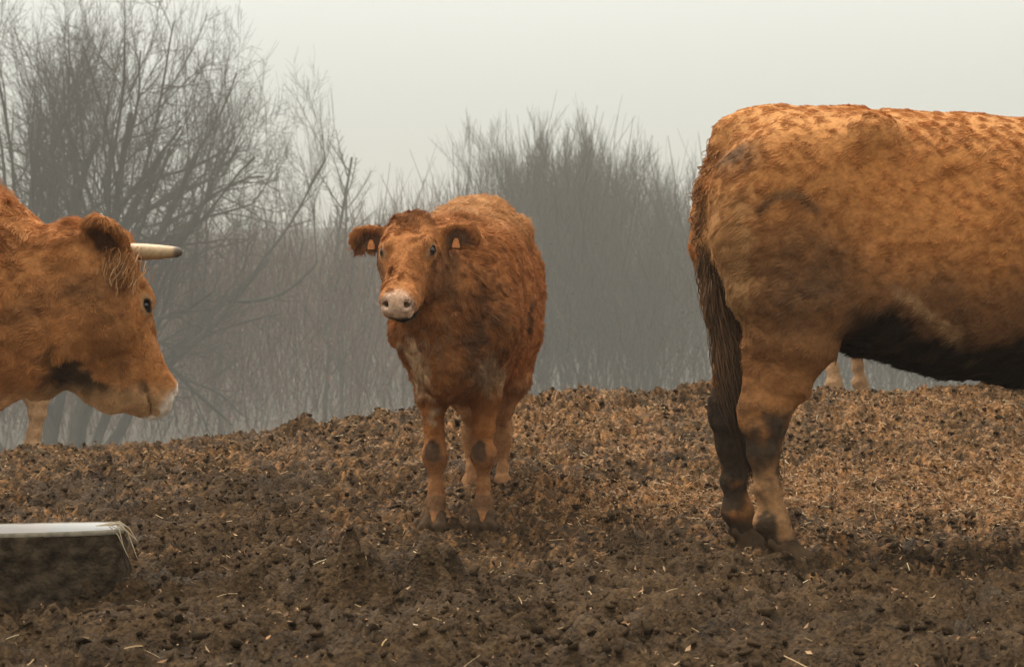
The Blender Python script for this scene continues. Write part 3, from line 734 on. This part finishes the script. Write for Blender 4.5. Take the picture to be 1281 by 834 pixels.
# --- the calf in the middle, facing the camera
def col_calf(p, h):
    c = basecoat(p, h, (0.40, 0.158, 0.050), 23, (.190, .115, -.006), 1.0)
    n = fbm(p, 8, 3, 51); n2 = fbm(p, 24, 2, 53)
    x, y, z = p.T
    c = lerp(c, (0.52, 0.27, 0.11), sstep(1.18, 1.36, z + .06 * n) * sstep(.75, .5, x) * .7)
    c = lerp(c, (0.20, 0.17, 0.13), np.clip(blob(p, (.42, -.06, 1.38), (.07, .07, .1)) * (1 + n2), 0, 1) * .6)
    c = lerp(c, (0.16, 0.065, 0.028), sstep(.0, .4, n) * sstep(1.2, 1.0, z) * (h[:, 0] > .7) * .55)
    for x0, zz, w0 in ((.12, 1.10, .022), (-.12, .92, .03), (.36, .84, .03)):
        c = lerp(c, (0.065, 0.032, 0.017), np.clip(np.exp(-((x - x0 + (z - zz) * .45 + .02 * n2) / w0) ** 2) * sstep(.17, .08, np.abs(z - zz + .03 * n)) * (y > 0), 0, 1) * .85)  # crease shade painted as dark slanting streaks on the left side
    c = lerp(c, (0.62, 0.42, 0.25), np.clip((sstep(1.2, .5, np.hypot((y - .145) / .058, (z - .65) / .075) + .8 * n2) + sstep(1.2, .5, np.hypot((y + .13 + .1 * (z - .66)) / .055, (z - .68) / .14) + 1.2 * n2)) * (x > .55), 0, 1) * .95)
    c = lerp(c, (0.42, 0.26, 0.14), sstep(.0, .35, n2) * sstep(.55, .85, x) * sstep(1.0, .7, z) * sstep(.5, .6, z) * .5)
    kn = sstep(.025, -.005, .60 + .05 * (y < 0) - x) * sstep(1.0, .7, .25 * n + np.hypot((z - .335 + .015 * n2) / .052, (np.abs(y) - .094 + .02 * n2) / .042) + .15 * n2) * (x > .3)
    c = lerp(c, (0.022, 0.016, 0.012), kn * .95)
    kn = sstep(.04, .025, np.abs(z - .125)) * (x > .3)
    c = lerp(c, (0.07, 0.04, 0.025), kn * .7)
    c = lerp(c, (0.45, 0.25, 0.12), sstep(.72, .5, z) * (x < 0) * .7)
    c = lerp(c, (0.30, 0.17, 0.09), sstep(.42, .3, z) * (x > 0) * .4)
    chin = sstep(-.108, -.120, h[:, 2] + .5 * np.maximum(np.abs(h[:, 1]) - .035, 0)) * sstep(.34, .40, h[:, 0]) * (h[:, 0] < .6) * (np.abs(h[:, 1]) < .1) * (h[:, 2] > -.22)
    c = lerp(c, (0.035, 0.03, 0.024), chin * .9)
    c = lerp(c, (0.085, 0.038, 0.019), np.clip(blob(p, (.84, .05, .84), (.24, .17, .24)) * (1.0 + 1.3 * n + .8 * n2), 0, 1) * .75)  # throat shade painted into the chest coat, partly its own darker colour
    c = lerp(c, (0.16, 0.07, 0.03), sstep(.10, .45, n2 + .5 * n) * (h[:, 0] > .6) * .6)
    c = lerp(c, (0.16, 0.075, 0.035), sstep(.085, .115, np.abs(h[:, 1])) * (h[:, 0] > .0) * (h[:, 0] < .45) * (np.abs(h[:, 1]) < .2) * (h[:, 2] < -.05) * (h[:, 2] > -.3) * .6)
    c = lerp(c, (0.60, 0.33, 0.18), np.clip(blob(h, (.50, 0, -.035), (.05, .035, .03)), 0, 1) * .7)
    c = lerp(c, (0.09, 0.045, 0.025), np.clip(blob(h, (-.01, 0, .03), (.05, .13, .04)) * (.9 + n2), 0, 1) * .6)
    return c
CS = 0.86
C_YAW = math.radians(-94)
lt = lambda z: .80 if z < .52 else (.9 if z < .65 else 1.0)
fz = lambda z: float(np.interp(z, [0, .05, .145, .43, .90, 2], [0, .05, .125, .325, .90, 2]))
FRl = [(x, y * .72 if z < .8 else y * .9, fz(z), a * lt(z), b * lt(z)) for x, y, z, a, b in FRONT]
FRr = [(x + (.05 if z < .7 else 0), y * .62 if z < .8 else y * .9, fz(z), a * lt(z), b * lt(z)) for x, y, z, a, b in FRONT]
HIl = [(x, y * .55 if z < .6 else y * .8, fz(z), a * lt(z), b * lt(z)) for x, y, z, a, b in HIND]
HIr = [(x, y * .35 if z < .6 else y * .9, fz(z), a * lt(z), b * lt(z)) for x, y, z, a, b in HIND]
cx, cy = place_at(544, 646, 5.62, (.62, -.09), C_YAW, CS)
zc = gz(PX(544, 646, 5.62).x, 5.62)
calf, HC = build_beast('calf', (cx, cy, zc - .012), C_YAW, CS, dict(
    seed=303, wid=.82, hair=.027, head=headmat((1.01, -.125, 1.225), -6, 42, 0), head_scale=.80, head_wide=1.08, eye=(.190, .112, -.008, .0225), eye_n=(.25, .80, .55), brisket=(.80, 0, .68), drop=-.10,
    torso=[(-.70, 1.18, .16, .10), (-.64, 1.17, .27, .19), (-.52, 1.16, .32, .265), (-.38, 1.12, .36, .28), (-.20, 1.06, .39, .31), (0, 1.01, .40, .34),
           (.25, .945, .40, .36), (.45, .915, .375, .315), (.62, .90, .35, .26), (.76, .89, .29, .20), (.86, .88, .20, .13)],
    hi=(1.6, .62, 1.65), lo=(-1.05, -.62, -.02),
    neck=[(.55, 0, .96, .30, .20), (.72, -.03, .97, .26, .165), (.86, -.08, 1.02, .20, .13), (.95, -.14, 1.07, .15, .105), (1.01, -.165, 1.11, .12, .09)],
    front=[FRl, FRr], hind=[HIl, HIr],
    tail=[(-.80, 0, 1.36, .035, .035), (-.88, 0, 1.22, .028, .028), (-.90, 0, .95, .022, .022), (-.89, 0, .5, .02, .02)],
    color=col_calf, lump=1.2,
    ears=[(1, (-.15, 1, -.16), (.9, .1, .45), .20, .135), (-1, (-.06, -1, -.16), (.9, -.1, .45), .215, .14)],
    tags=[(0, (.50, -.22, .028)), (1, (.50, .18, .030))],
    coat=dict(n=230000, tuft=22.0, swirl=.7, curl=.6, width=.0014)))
tag(calf, 'shaggy ginger calf with dark knees standing in the middle, looking at the camera', 'calf')

# --- two more animals beyond the crest of the slope, only their legs showing
def col_far(p, h):
    c = basecoat(p, h, (0.42, 0.20, 0.08), 29); return lerp(c, (0.50, 0.31, 0.17), sstep(.8, .4, p[:, 2]) * .7)
for (px_, d_, loc_, yw, s_, lab) in (
        (36, 8.6, (-.60, .17), math.radians(198), .90, 'tan cow mostly hidden behind the horned cow, one leg showing under its jaw'),
        (1048, 9.2, (-.60, -.17), math.radians(-40), .92, 'tan cow mostly hidden behind the big cow, pale legs showing under its belly')):
    x_, y_ = place_at(px_, 500, d_, loc_, yw, s_)
    o, _ = build_beast('cow', (x_, y_, gz(PX(px_, 500, d_).x, d_) - .02), yw, s_, dict(
        seed=404, head=headmat((1.36, 0, 1.30), 0, 45), hi=(2.0, .55, 1.65),
        neck=[(.60, 0, 1.10, .36, .22), (.85, 0, 1.08, .29, .17), (1.08, 0, 1.13, .22, .13), (1.27, 0, 1.18, .17, .11), (1.36, 0, 1.20, .13, .10)],
        tail=[(-.80, 0, 1.36, .04, .04), (-.88, 0, 1.22, .032, .032), (-.90, 0, .95, .026, .026), (-.89, 0, .6, .02, .02)],
        color=col_far, ears=[(1, (.05, 1, -.1), (.8, .1, -.3), .20, .12), (-1, (.05, -1, -.1), (.8, -.1, -.3), .20, .12)]), lods=0.014)
    tag(o, lab, 'cow')

# ------------------------------------------------------------------ trough
M_RUBBER = mat('muddy_rubber', (0.048, 0.033, 0.020), 0.9, 0.05, vary=(26, 0.35, 2.0), bump=(45, 1.0, 0.02))
M_RIM = mat('rim', (0.20, 0.165, 0.115), 0.7, 0.4, vary=(30, 0.6, 1.6), bump=(50, 0.5, 0.004))
M_WATER = mat('white_water', (0.92, 0.92, 0.90), 0.15, 0.5)  # plain white base colour over the whole water surface
tq = PX(90, 740, 4.18)
ang = math.radians(15)
tr = empty('water_trough', (-1.93, 4.17, 0), ang)
def stadium(hl, r, n=160):
    # long tub with squarish rounded ends
    a = np.linspace(0, 2 * np.pi, n, endpoint=False); e = .22
    cx_, sy_ = np.cos(a), np.sin(a)
    return np.stack([np.sign(cx_) * np.abs(cx_) ** e * (hl + r), np.sign(sy_) * np.abs(sy_) ** e * r], 1)
tz = 0.03; rimz = 0.222
def ringmesh(name, prof, m, jit=0.0):
    """prof: list of (radius offset, z); closed loft round a stadium"""
    rows = []
    for k_, (dr, z) in enumerate(prof):
        s_ = stadium(.75, .135 + dr); rows.append(np.concatenate([s_, np.full((len(s_), 1), z)], 1))
    V = np.stack(rows); K, n = V.shape[:2]
    ii = np.arange(K * n).reshape(K, n); jj = np.roll(ii, -1, 1)
    Fq = np.stack([ii[:-1].ravel(), jj[:-1].ravel(), jj[1:].ravel(), ii[1:].ravel()], 1)
    V = V.reshape(-1, 3)
    if jit:
        c = fbm(V, 11, 3, 77) * jit; nrm = V.copy(); nrm[:, 0] = np.sign(nrm[:, 0]) * np.clip(np.abs(nrm[:, 0]) - .75, 0, 9); nrm[:, 2] = 0
        nrm /= np.linalg.norm(nrm, axis=1, keepdims=True) + 1e-9; V = V + nrm * c[:, None]
    return mesh_np(name, V, Fq, m, True, tr)
zs = np.linspace(-.05, rimz - .02, 14)
ringmesh('side_wall', [(.030 - .02 * (z / .2) + .004 * math.sin(z * 200), z) for z in zs] + [(.008, rimz - .014), (-.012, rimz - .016), (-.020, rimz - .06), (-.03, -.04)], M_RUBBER, .022)
ringmesh('rim', [(.010, rimz - .016), (.012, rimz - .008), (.004, rimz - .004), (-.010, rimz - .005), (-.014, rimz - .012)], M_RIM, .006)
s_ = stadium(.75, .128); n_ = len(s_)
me = bpy.data.meshes.new('water'); me.from_pydata([(x, y, rimz - .0055) for x, y in s_], [], [tuple(range(n_))]); me.materials.append(M_WATER)
wo = bpy.data.objects.new('water', me); COL.objects.link(wo); wo.parent = tr
tag(tr, 'low black muddy trough with pale shining top, at the left edge', 'trough')
tr.location.z = 0.0
cs_, sn_ = math.cos(ang), math.sin(ang)
def on_trough(x, y, z): return (-1.93 + x * cs_ - y * sn_, 4.17 + x * sn_ + y * cs_, z)
M_STRAW1 = mat('wet_straw', (0.50, 0.38, 0.24), .7, .3)
VV, FF, o_ = [], [], 0; rs = random.Random(4)
for k in range(5):
    x0_, y0_ = .875 + rs.uniform(-.03, .01), -.10 + rs.uniform(-.02, .04)
    pts = [on_trough(.82, -.08, rimz + .004), on_trough(x0_, y0_, rimz + .006 + rs.uniform(0, .010)), on_trough(x0_ + .025, y0_ - .01, rimz - rs.uniform(.0, .02)), on_trough(x0_ + .035 + rs.uniform(0, .02), y0_ - .02, rimz - rs.uniform(.02, .09))]
    v, f_ = tube(pts, [.0012, .0018, .0016, .0008], 5); VV.append(v); FF.append(f_ + o_); o_ += len(v)
wi = mesh_np('straw_wisp', np.concatenate(VV), np.concatenate(FF), M_STRAW1); tag(wi, 'small wisp of pale straw hanging over the right corner of the trough', 'straw')

# ------------------------------------------------------------------ litter on the ground (uncountable)
def cam_px(x, y, z):
    return 640.5 + F * x / np.maximum(y, .3)
def scatter(n, seed, prob):
    r = np.random.default_rng(seed); xs, ys = [], []
    need = n
    while need > 0:
        y = 2.6 + (9.3 - 2.6) * r.random(n * 3) ** 0.8; x = (r.random(n * 3) * 2 - 1) * (0.42 * y + 0.6)
        k = r.random(n * 3) < prob(x, y); xs.append(x[k]); ys.append(y[k]); need -= k.sum()
    return np.concatenate(xs)[:n], np.concatenate(ys)[:n]
# clods
r = np.random.default_rng(12)
n = 42000; x, y = scatter(n, 31, lambda x, y: 0.35 + 0.65 * sstep(-.2, .3, fbm(np.stack([x, y, 0 * x], 1), 2.5, 2, 8)))
t_ = (1 + 5 ** .5) / 2
ico = np.array([(-1, t_, 0), (1, t_, 0), (-1, -t_, 0), (1, -t_, 0), (0, -1, t_), (0, 1, t_), (0, -1, -t_), (0, 1, -t_), (t_, 0, -1), (t_, 0, 1), (-t_, 0, -1), (-t_, 0, 1)]) / 1.9
icf = np.array([(0, 11, 5), (0, 5, 1), (0, 1, 7), (0, 7, 10), (0, 10, 11), (1, 5, 9), (5, 11, 4), (11, 10, 2), (10, 7, 6), (7, 1, 8), (3, 9, 4), (3, 4, 2), (3, 2, 6), (3, 6, 8), (3, 8, 9), (4, 9, 5), (2, 4, 11), (6, 2, 10), (8, 6, 7), (9, 8, 1)])
sz = (0.003 + 0.010 * r.random(n) ** 3.0)[:, None, None]
V = ico[None] * np.clip(1 + 0.55 * r.normal(0, 1, (n, 12, 1)), .25, 2.3) * sz * np.array([1.25, 1.0, .85])
a = r.random(n) * 6.28; c_, s_ = np.cos(a)[:, None], np.sin(a)[:, None]
V = np.stack([V[..., 0] * c_ - V[..., 1] * s_, V[..., 0] * s_ + V[..., 1] * c_, V[..., 2]], -1)
V = V + np.stack([x, y, surf(x, y) - sz[:, 0, 0] * .05], 1)[:, None]
Fq = (icf[None] + 12 * np.arange(n)[:, None, None]).reshape(-1, 3)
lc = litter_amount(x, y)
cc = np.array([.046, .028, .014])[None] * (0.45 + 1.0 * r.random((n, 1))); cc = np.where((r.random(n) < lc * .7)[:, None], np.array([.19, .115, .06])[None] * (0.6 + .8 * r.random((n, 1))), cc)
M_CLOD = mat('clod', rough=.9, spec=.06, attr='Col', bump=(160, .8, .004))
o = mesh_np('mud_clods', V.reshape(-1, 3), Fq, M_CLOD, True, None, np.repeat(cc, 12, 0)); tag(o, 'loose crumbs of brown mud', kind='stuff')
# dead leaves
n = 42000; x, y = scatter(n, 32, lambda x, y: 0.035 + 0.965 * litter_amount(x, y) ** 1.3)
ln = .004 + .010 * r.random(n) ** 1.8; wd = ln * (.16 + .34 * r.random(n)); cu = r.normal(0, .5, n)
base = np.array([(-1, 0, 0), (0, -1, 0), (1, 0, 0), (0, 1, 0)])
V = np.zeros((n, 5, 3)); V[:, 0, 0] = -ln; V[:, 1, 1] = -wd; V[:, 2, 0] = ln; V[:, 3, 1] = wd
V[:, 4, 2] = 0; V[:, 0, 2] = ln * cu; V[:, 2, 2] = ln * cu * .7; V[:, 1, 2] = wd * r.normal(0, .5, n); V[:, 3, 2] = wd * r.normal(0, .5, n)
def rnd_rot(V, n, tilt, r):
    a = r.random(n) * 6.283; b = r.normal(0, tilt, n); c = r.normal(0, tilt, n)
    def R(ax, t):
        M = np.zeros((n, 3, 3)); i, j = [(1, 2), (2, 0), (0, 1)][ax]; M[:, ax, ax] = 1
        M[:, i, i] = np.cos(t); M[:, j, j] = np.cos(t); M[:, i, j] = -np.sin(t); M[:, j, i] = np.sin(t); return M
    M = R(2, a) @ R(0, b) @ R(1, c); return np.einsum('nij,nkj->nki', M, V)
V = rnd_rot(V, n, .5, r) + np.stack([x, y, surf(x, y) + .006 + .008 * r.random(n)], 1)[:, None]
fb = np.array([(0, 1, 4), (1, 2, 4), (2, 3, 4), (3, 0, 4)]); Fq = (fb[None] + 5 * np.arange(n)[:, None, None]).reshape(-1, 3)
pal = np.array([[.30, .16, .075], [.22, .12, .06], [.36, .22, .12], [.13, .08, .045], [.42, .27, .15]])
cc = pal[r.integers(0, 5, n)] * (0.55 + .7 * r.random((n, 1)))
M_LEAF = mat('dead_leaf', rough=.8, spec=.1, attr='Col')
o = mesh_np('leaf_litter', V.reshape(-1, 3), Fq, M_LEAF, False, None, np.repeat(cc, 5, 0)); tag(o, 'rusty dead leaves trodden into the mud', kind='stuff')
# straw
n = 15000; x, y = scatter(n, 33, lambda x, y: 0.03 + 0.97 * litter_amount(x, y) ** 1.6)
ln = .008 + .026 * r.random(n) ** 2.2; K = 4; tt = np.linspace(-1, 1, K)
bend = r.normal(0, .12, n)
w_ = .0006 + .0010 * r.random(n)
V = np.zeros((n, 2 * K, 3))
for k in range(K):
    for e in (0, 1):
        V[:, 2 * k + e, 0] = ln * tt[k]; V[:, 2 * k + e, 1] = ln * bend * tt[k] ** 2 + (w_ if e else -w_); V[:, 2 * k + e, 2] = ln * bend * .5 * tt[k] ** 2 + (w_ * .6 if e else 0)
V = rnd_rot(V, n, .32, r) + np.stack([x, y, surf(x, y) + .004 + ln * .10], 1)[:, None]
fb = np.array([(2 * k, 2 * k + 2, 2 * k + 3, 2 * k + 1) for k in range(K - 1)]); Fq = (fb[None] + 2 * K * np.arange(n)[:, None, None]).reshape(-1, 4)
pal = np.array([[.44, .31, .17], [.36, .24, .12], [.52, .40, .24], [.26, .17, .08]]); cc = pal[r.integers(0, 4, n)] * (.7 + .5 * r.random((n, 1)))
o = mesh_np('straw', V.reshape(-1, 3), Fq, M_LEAF, False, None, np.repeat(cc, 2 * K, 0)); tag(o, 'bits of pale straw lying on the mud', kind='stuff')

# ------------------------------------------------------------------ bare trees
M_BARK = mat('bark', (0.060, 0.050, 0.038), .9, .1, vary=(6, .7, 1.3))
M_BARK2 = mat('birch_bark', (0.10, 0.09, 0.075), .9, .1, vary=(6, .7, 1.2))
M_TWIG = mat('twig', (0.072, 0.055, 0.040), .9, .1)
def grow_tree(seed, stems, levels, L0, R0, ratio=.62, ang=(22, 42), up=.25, kids=(4, 6), minr=.004, wob=.13, split=1, xm=None):
    r = random.Random(seed); thick, thin = [], []
    def br(p, d, L, R, lev):
        K = 7 if lev < 2 else 5; pts = [p.copy()]; dirs = []
        for k in range(K):
            d = d + Vector((r.gauss(0, wob), r.gauss(0, wob), r.gauss(0, wob) + up * .22))
            if xm and p.x > xm * (.75 + .25 * min(1, p.z / 6)): d.x = -.15; d.z += .3
            d.normalize()
            p = p + d * (L / K); pts.append(p.copy()); dirs.append(d.copy())
        R1 = max(minr * .6, R * (.45 if lev < levels else .4)); rad = [R + (R1 - R) * (i / K) for i in range(K + 1)]
        (thick if lev <= split else thin).append((pts, rad, lev))
        if lev >= levels: return
        nk = r.randint(*kids)
        for c in range(nk):
            t = .22 + .76 * (c + r.random() * .8) / nk; i = min(K - 1, int(t * K)); q = pts[i].lerp(pts[i + 1], t * K - i)
            dd = dirs[i]; a = math.radians(r.uniform(*ang)); ax = dd.orthogonal(); ax.rotate(Matrix.Rotation(r.uniform(0, 6.283), 3, dd)); nd = dd.copy(); nd.rotate(Matrix.Rotation(a, 3, ax))
            nd.z += up * .4; nd.normalize()
            br(q, nd, L * ratio * (1.15 - .45 * t) * r.uniform(.75, 1.2), max(minr, rad[i] * r.uniform(.42, .62)), lev + 1)
    for (off, d, l, rr) in stems: br(Vector(off), Vector(d).normalized(), L0 * l, R0 * rr, 0)
    def pack(lst, ns):
        VV, FF, o = [], [], 0
        for pts, rad, lev in lst:
            v, f_ = tube([tuple(q) for q in pts], rad, ns(lev)); VV.append(v); FF.append(f_ + o); o += len(v)
        return np.concatenate(VV), np.concatenate(FF)
    return pack(thick, lambda l: 8 if l == 0 else 5), pack(thin, lambda l: 3)
def tree_obj(name, geo, loc, rz, sc, m1, m2, label, group=None, src=None):
    o = empty(name, loc, rz, sc)
    if src is None:
        mesh_np('trunk', *geo[0], m1, True, o); mesh_np('crown', *geo[1], m2, True, o)
    else:
        for ch in src.children:
            c = ch.copy(); COL.objects.link(c); c.parent = o
    tag(o, label, 'tree', group); return o

# large spreading tree on the left
stems = []
rr = random.Random(3)
for k, a in enumerate((-62, -45, -30, -16, -4, 8, 18, 25, 32, 38, 44)):
    aa = math.radians(a * .8); stems.append(((rr.uniform(-.5, .5) + a * .012, rr.uniform(-.5, .5), 0), (math.sin(aa), rr.uniform(-.35, .35), math.cos(aa)), rr.uniform(.85, 1.12), rr.uniform(.7, 1.1)))
big = grow_tree(11, stems, 4, 6.2, .15, .60, (24, 54), .12, (6, 7), .0036, .13, 1, 6.6)
def height_of(geo): return float(max(geo[0][0][:, 2].max(), geo[1][0][:, 2].max()))
BD = 84.0; bx = PX(70, 417, BD); bz = gz(bx.x, BD)
bs = (CZ + (460 + 110) / F * BD - bz) / height_of(big)
tree_obj('tree', big, (bx.x, BD, bz), 0, bs, M_BARK, M_TWIG, 'large spreading leafless tree filling the upper left, its branches fanning up and right').scale = (bs * .62, bs * .8, bs)

# upright leafless trees of the thicket, four shapes copied
protos = []
for k in range(4):
    st = [((rr.uniform(-.6, .6), rr.uniform(-.6, .6), 0), (rr.uniform(-.25, .25), rr.uniform(-.2, .2), 1), rr.uniform(.7, 1.1), rr.uniform(.7, 1.0)) for _ in range(7)]
    protos.append(grow_tree(50 + k, st, 3, 5.2, .040, .52, (12, 34), .50, (8, 10), .0042, .09, 0))
made = {}
def up_tree(k, px, topy, d, lab=None, grp='leafless trees of the foggy thicket'):
    d = d * 4.0; x = (px - 640.5) / F * d; zg = gz(x, d); top = CZ + (460 - topy) / F * d; s = (top - zg) / height_of(protos[k])
    o = tree_obj('tree', protos[k], (x, d, zg - .1), rr.uniform(0, 6.28), s, M_BARK, M_TWIG, lab or 'leafless upright tree fading into the fog of the thicket behind the calf', grp if not lab else None, made.get(k))
    made.setdefault(k, o); return o
for (k, px, ty, d) in ((0, 715, 112, 31), (1, 665, 140, 30), (2, 762, 135, 33), (3, 620, 190, 32), (0, 805, 165, 31), (1, 845, 190, 34), (2, 580, 225, 34), (3, 690, 130, 35),
                       (1, 740, 125, 29), (3, 790, 215, 28), (0, 550, 250, 36), (2, 900, 215, 33), (0, 950, 240, 35), (3, 640, 230, 28), (1, 490, 238, 50), (2, 458, 256, 58), (0, 375, 268, 58), (3, 350, 262, 50),
                       (1, 515, 265, 45), (2, 1020, 250, 38), (0, 1120, 260, 40), (3, 1200, 260, 37), (1, -60, 250, 36), (2, 290, 290, 33)):
    up_tree(k, px, ty, d)
# two slim pale saplings
sap = grow_tree(77, [((0, 0, 0), (.01, 0, 1), 1.0, 1.0)], 2, 8.2, .075, .22, (35, 70), .25, (16, 20), .006, .035, 0)
sp1 = PX(406, 165, 110); z1 = gz(sp1.x, 110)
s1 = tree_obj('sapling', sap, (sp1.x, 110, z1), 0, (sp1.z - z1) / height_of(sap), M_BARK2, M_TWIG, 'taller of two slim pale saplings left of the calf, behind its ear')
sp2 = PX(427, 205, 113); z2 = gz(sp2.x, 113)
s2 = tree_obj('sapling', sap, (sp2.x, 113, z2), 2.0, (sp2.z - z2) / height_of(sap), M_BARK2, M_TWIG, 'shorter of two slim pale saplings, the one nearer the calf ear', src=s1)

# brushwood: dense undergrowth that reads as one mass
r = np.random.default_rng(90)
n = 66000
d = 94 + 118 * r.random(n) ** 1.1; px = -700 + 2700 * r.random(n); x = (px - 640.5) / F * d
def brush_top(px):
    return np.interp(px, [-300, 60, 200, 300, 400, 480, 560, 640, 720, 800, 870, 1000, 1400], [330, 330, 318, 300, 310, 300, 262, 225, 205, 222, 262, 285, 290])
P3 = np.stack([x, d, 0 * x], 1); zg = ground(x, d)
top = CZ + (460 - brush_top(px) + 30 * fbm(P3, .7, 3, 5) + 18 * r.normal(0, 1, n)) / F * d
u = r.random(n) ** .75; z0_ = zg + (top - zg) * u * .9
Lb = 1.9 + 3.9 * r.random(n); dirv = np.stack([r.normal(0, .33, n), r.normal(0, .33, n), np.ones(n)], 1); dirv /= np.linalg.norm(dirv, axis=1, keepdims=True)
p0 = np.stack([x, d, z0_], 1); K = 3; rad0 = .026 + .033 * r.random(n) ** 3
V = np.zeros((n, K, 3, 3)); bendv = r.normal(0, .12, (n, 3))
for k in range(K):
    t = k / (K - 1); c_ = p0 + dirv * (Lb * t)[:, None] + bendv * (t ** 2) * Lb[:, None]; rr_ = rad0 * (1 - .7 * t)
    for j in range(3):
        a = j * 2.094; V[:, k, j] = c_ + np.stack([np.cos(a) * rr_, np.sin(a) * rr_, 0 * rr_], 1)
fb = np.array([(k * 3 + j, k * 3 + (j + 1) % 3, (k + 1) * 3 + (j + 1) % 3, (k + 1) * 3 + j) for k in range(K - 1) for j in range(3)])
Fq = (fb[None] + 9 * np.arange(n)[:, None, None]).reshape(-1, 4)
cc = np.array([.072, .052, .034])[None] * (.6 + .8 * r.random((n, 1)))
cc = np.where((px < 560)[:, None] & (r.random((n, 1)) < .7), np.array([.15, .080, .050])[None] * (.7 + .6 * r.random((n, 1))), cc)
M_BRUSH = mat('brush', rough=.9, spec=.1, attr='Col')
o = mesh_np('brushwood', V.reshape(-1, 3), Fq, M_BRUSH, True, None, np.repeat(cc, 9, 0)); tag(o, 'dense leafless undergrowth in the foggy hollow', kind='stuff')
# withered leaves still hanging in the brushwood
n = 80000
d = 97 + 110 * r.random(n); px = -500 + 2300 * r.random(n); x = (px - 640.5) / F * d; P3 = np.stack([x, d, 0 * x], 1); zg = ground(x, d)
top = CZ + (460 - brush_top(px) - 12 + 30 * fbm(P3, .7, 3, 5)) / F * d; z_ = zg + (top - zg) * r.random(n)
s_ = .06 + .08 * r.random(n); V = np.zeros((n, 4, 3)); V[:, 0, 0] = -s_; V[:, 1, 1] = -s_ * .6; V[:, 2, 0] = s_; V[:, 3, 1] = s_ * .6
V = rnd_rot(V, n, 1.5, r) + np.stack([x, d, z_], 1)[:, None]
Fq = np.arange(n * 4).reshape(n, 4)
cc = np.where((px < 520)[:, None], np.array([.25, .125, .085])[None], np.array([.065, .052, .038])[None]) * (.6 + .8 * r.random((n, 1)))
o = mesh_np('withered_foliage', V.reshape(-1, 3), Fq, M_BRUSH, False, None, np.repeat(cc, 4, 0)); tag(o, 'brown withered leaves hanging in the undergrowth', kind='stuff')

# ------------------------------------------------------------------ fog
def box(name, lo, hi):
    x0, y0, z0_, = lo; x1, y1, z1_ = hi
    v = [(x, y, z) for z in (z0_, z1_) for y in (y0, y1) for x in (x0, x1)]
    f_ = [(0, 2, 3, 1), (4, 5, 7, 6), (0, 1, 5, 4), (2, 6, 7, 3), (0, 4, 6, 2), (1, 3, 7, 5)]
    me = bpy.data.meshes.new(name); me.from_pydata(v, [], f_); o = bpy.data.objects.new(name, me); COL.objects.link(o); return o
zall = Z
hz = box('haze', (-460, -300, float(zall.min()) - 1), (460, 660, float(zall.max()) + 4))
m = bpy.data.materials.new('haze'); m.use_nodes = True; t = m.node_tree; t.nodes.clear()
mo = t.nodes.new('ShaderNodeOutputMaterial'); pv = t.nodes.new('ShaderNodeVolumePrincipled')
pv.inputs['Color'].default_value = (0.93, 0.92, 0.845, 1); pv.inputs['Density'].default_value = 0.0018; pv.inputs['Anisotropy'].default_value = 0.0
t.links.new(pv.outputs[0], mo.inputs['Volume']); hz.data.materials.append(m)
tag(hz, 'thin grey fog', kind='stuff')
print('ground z', zall.min(), zall.max())
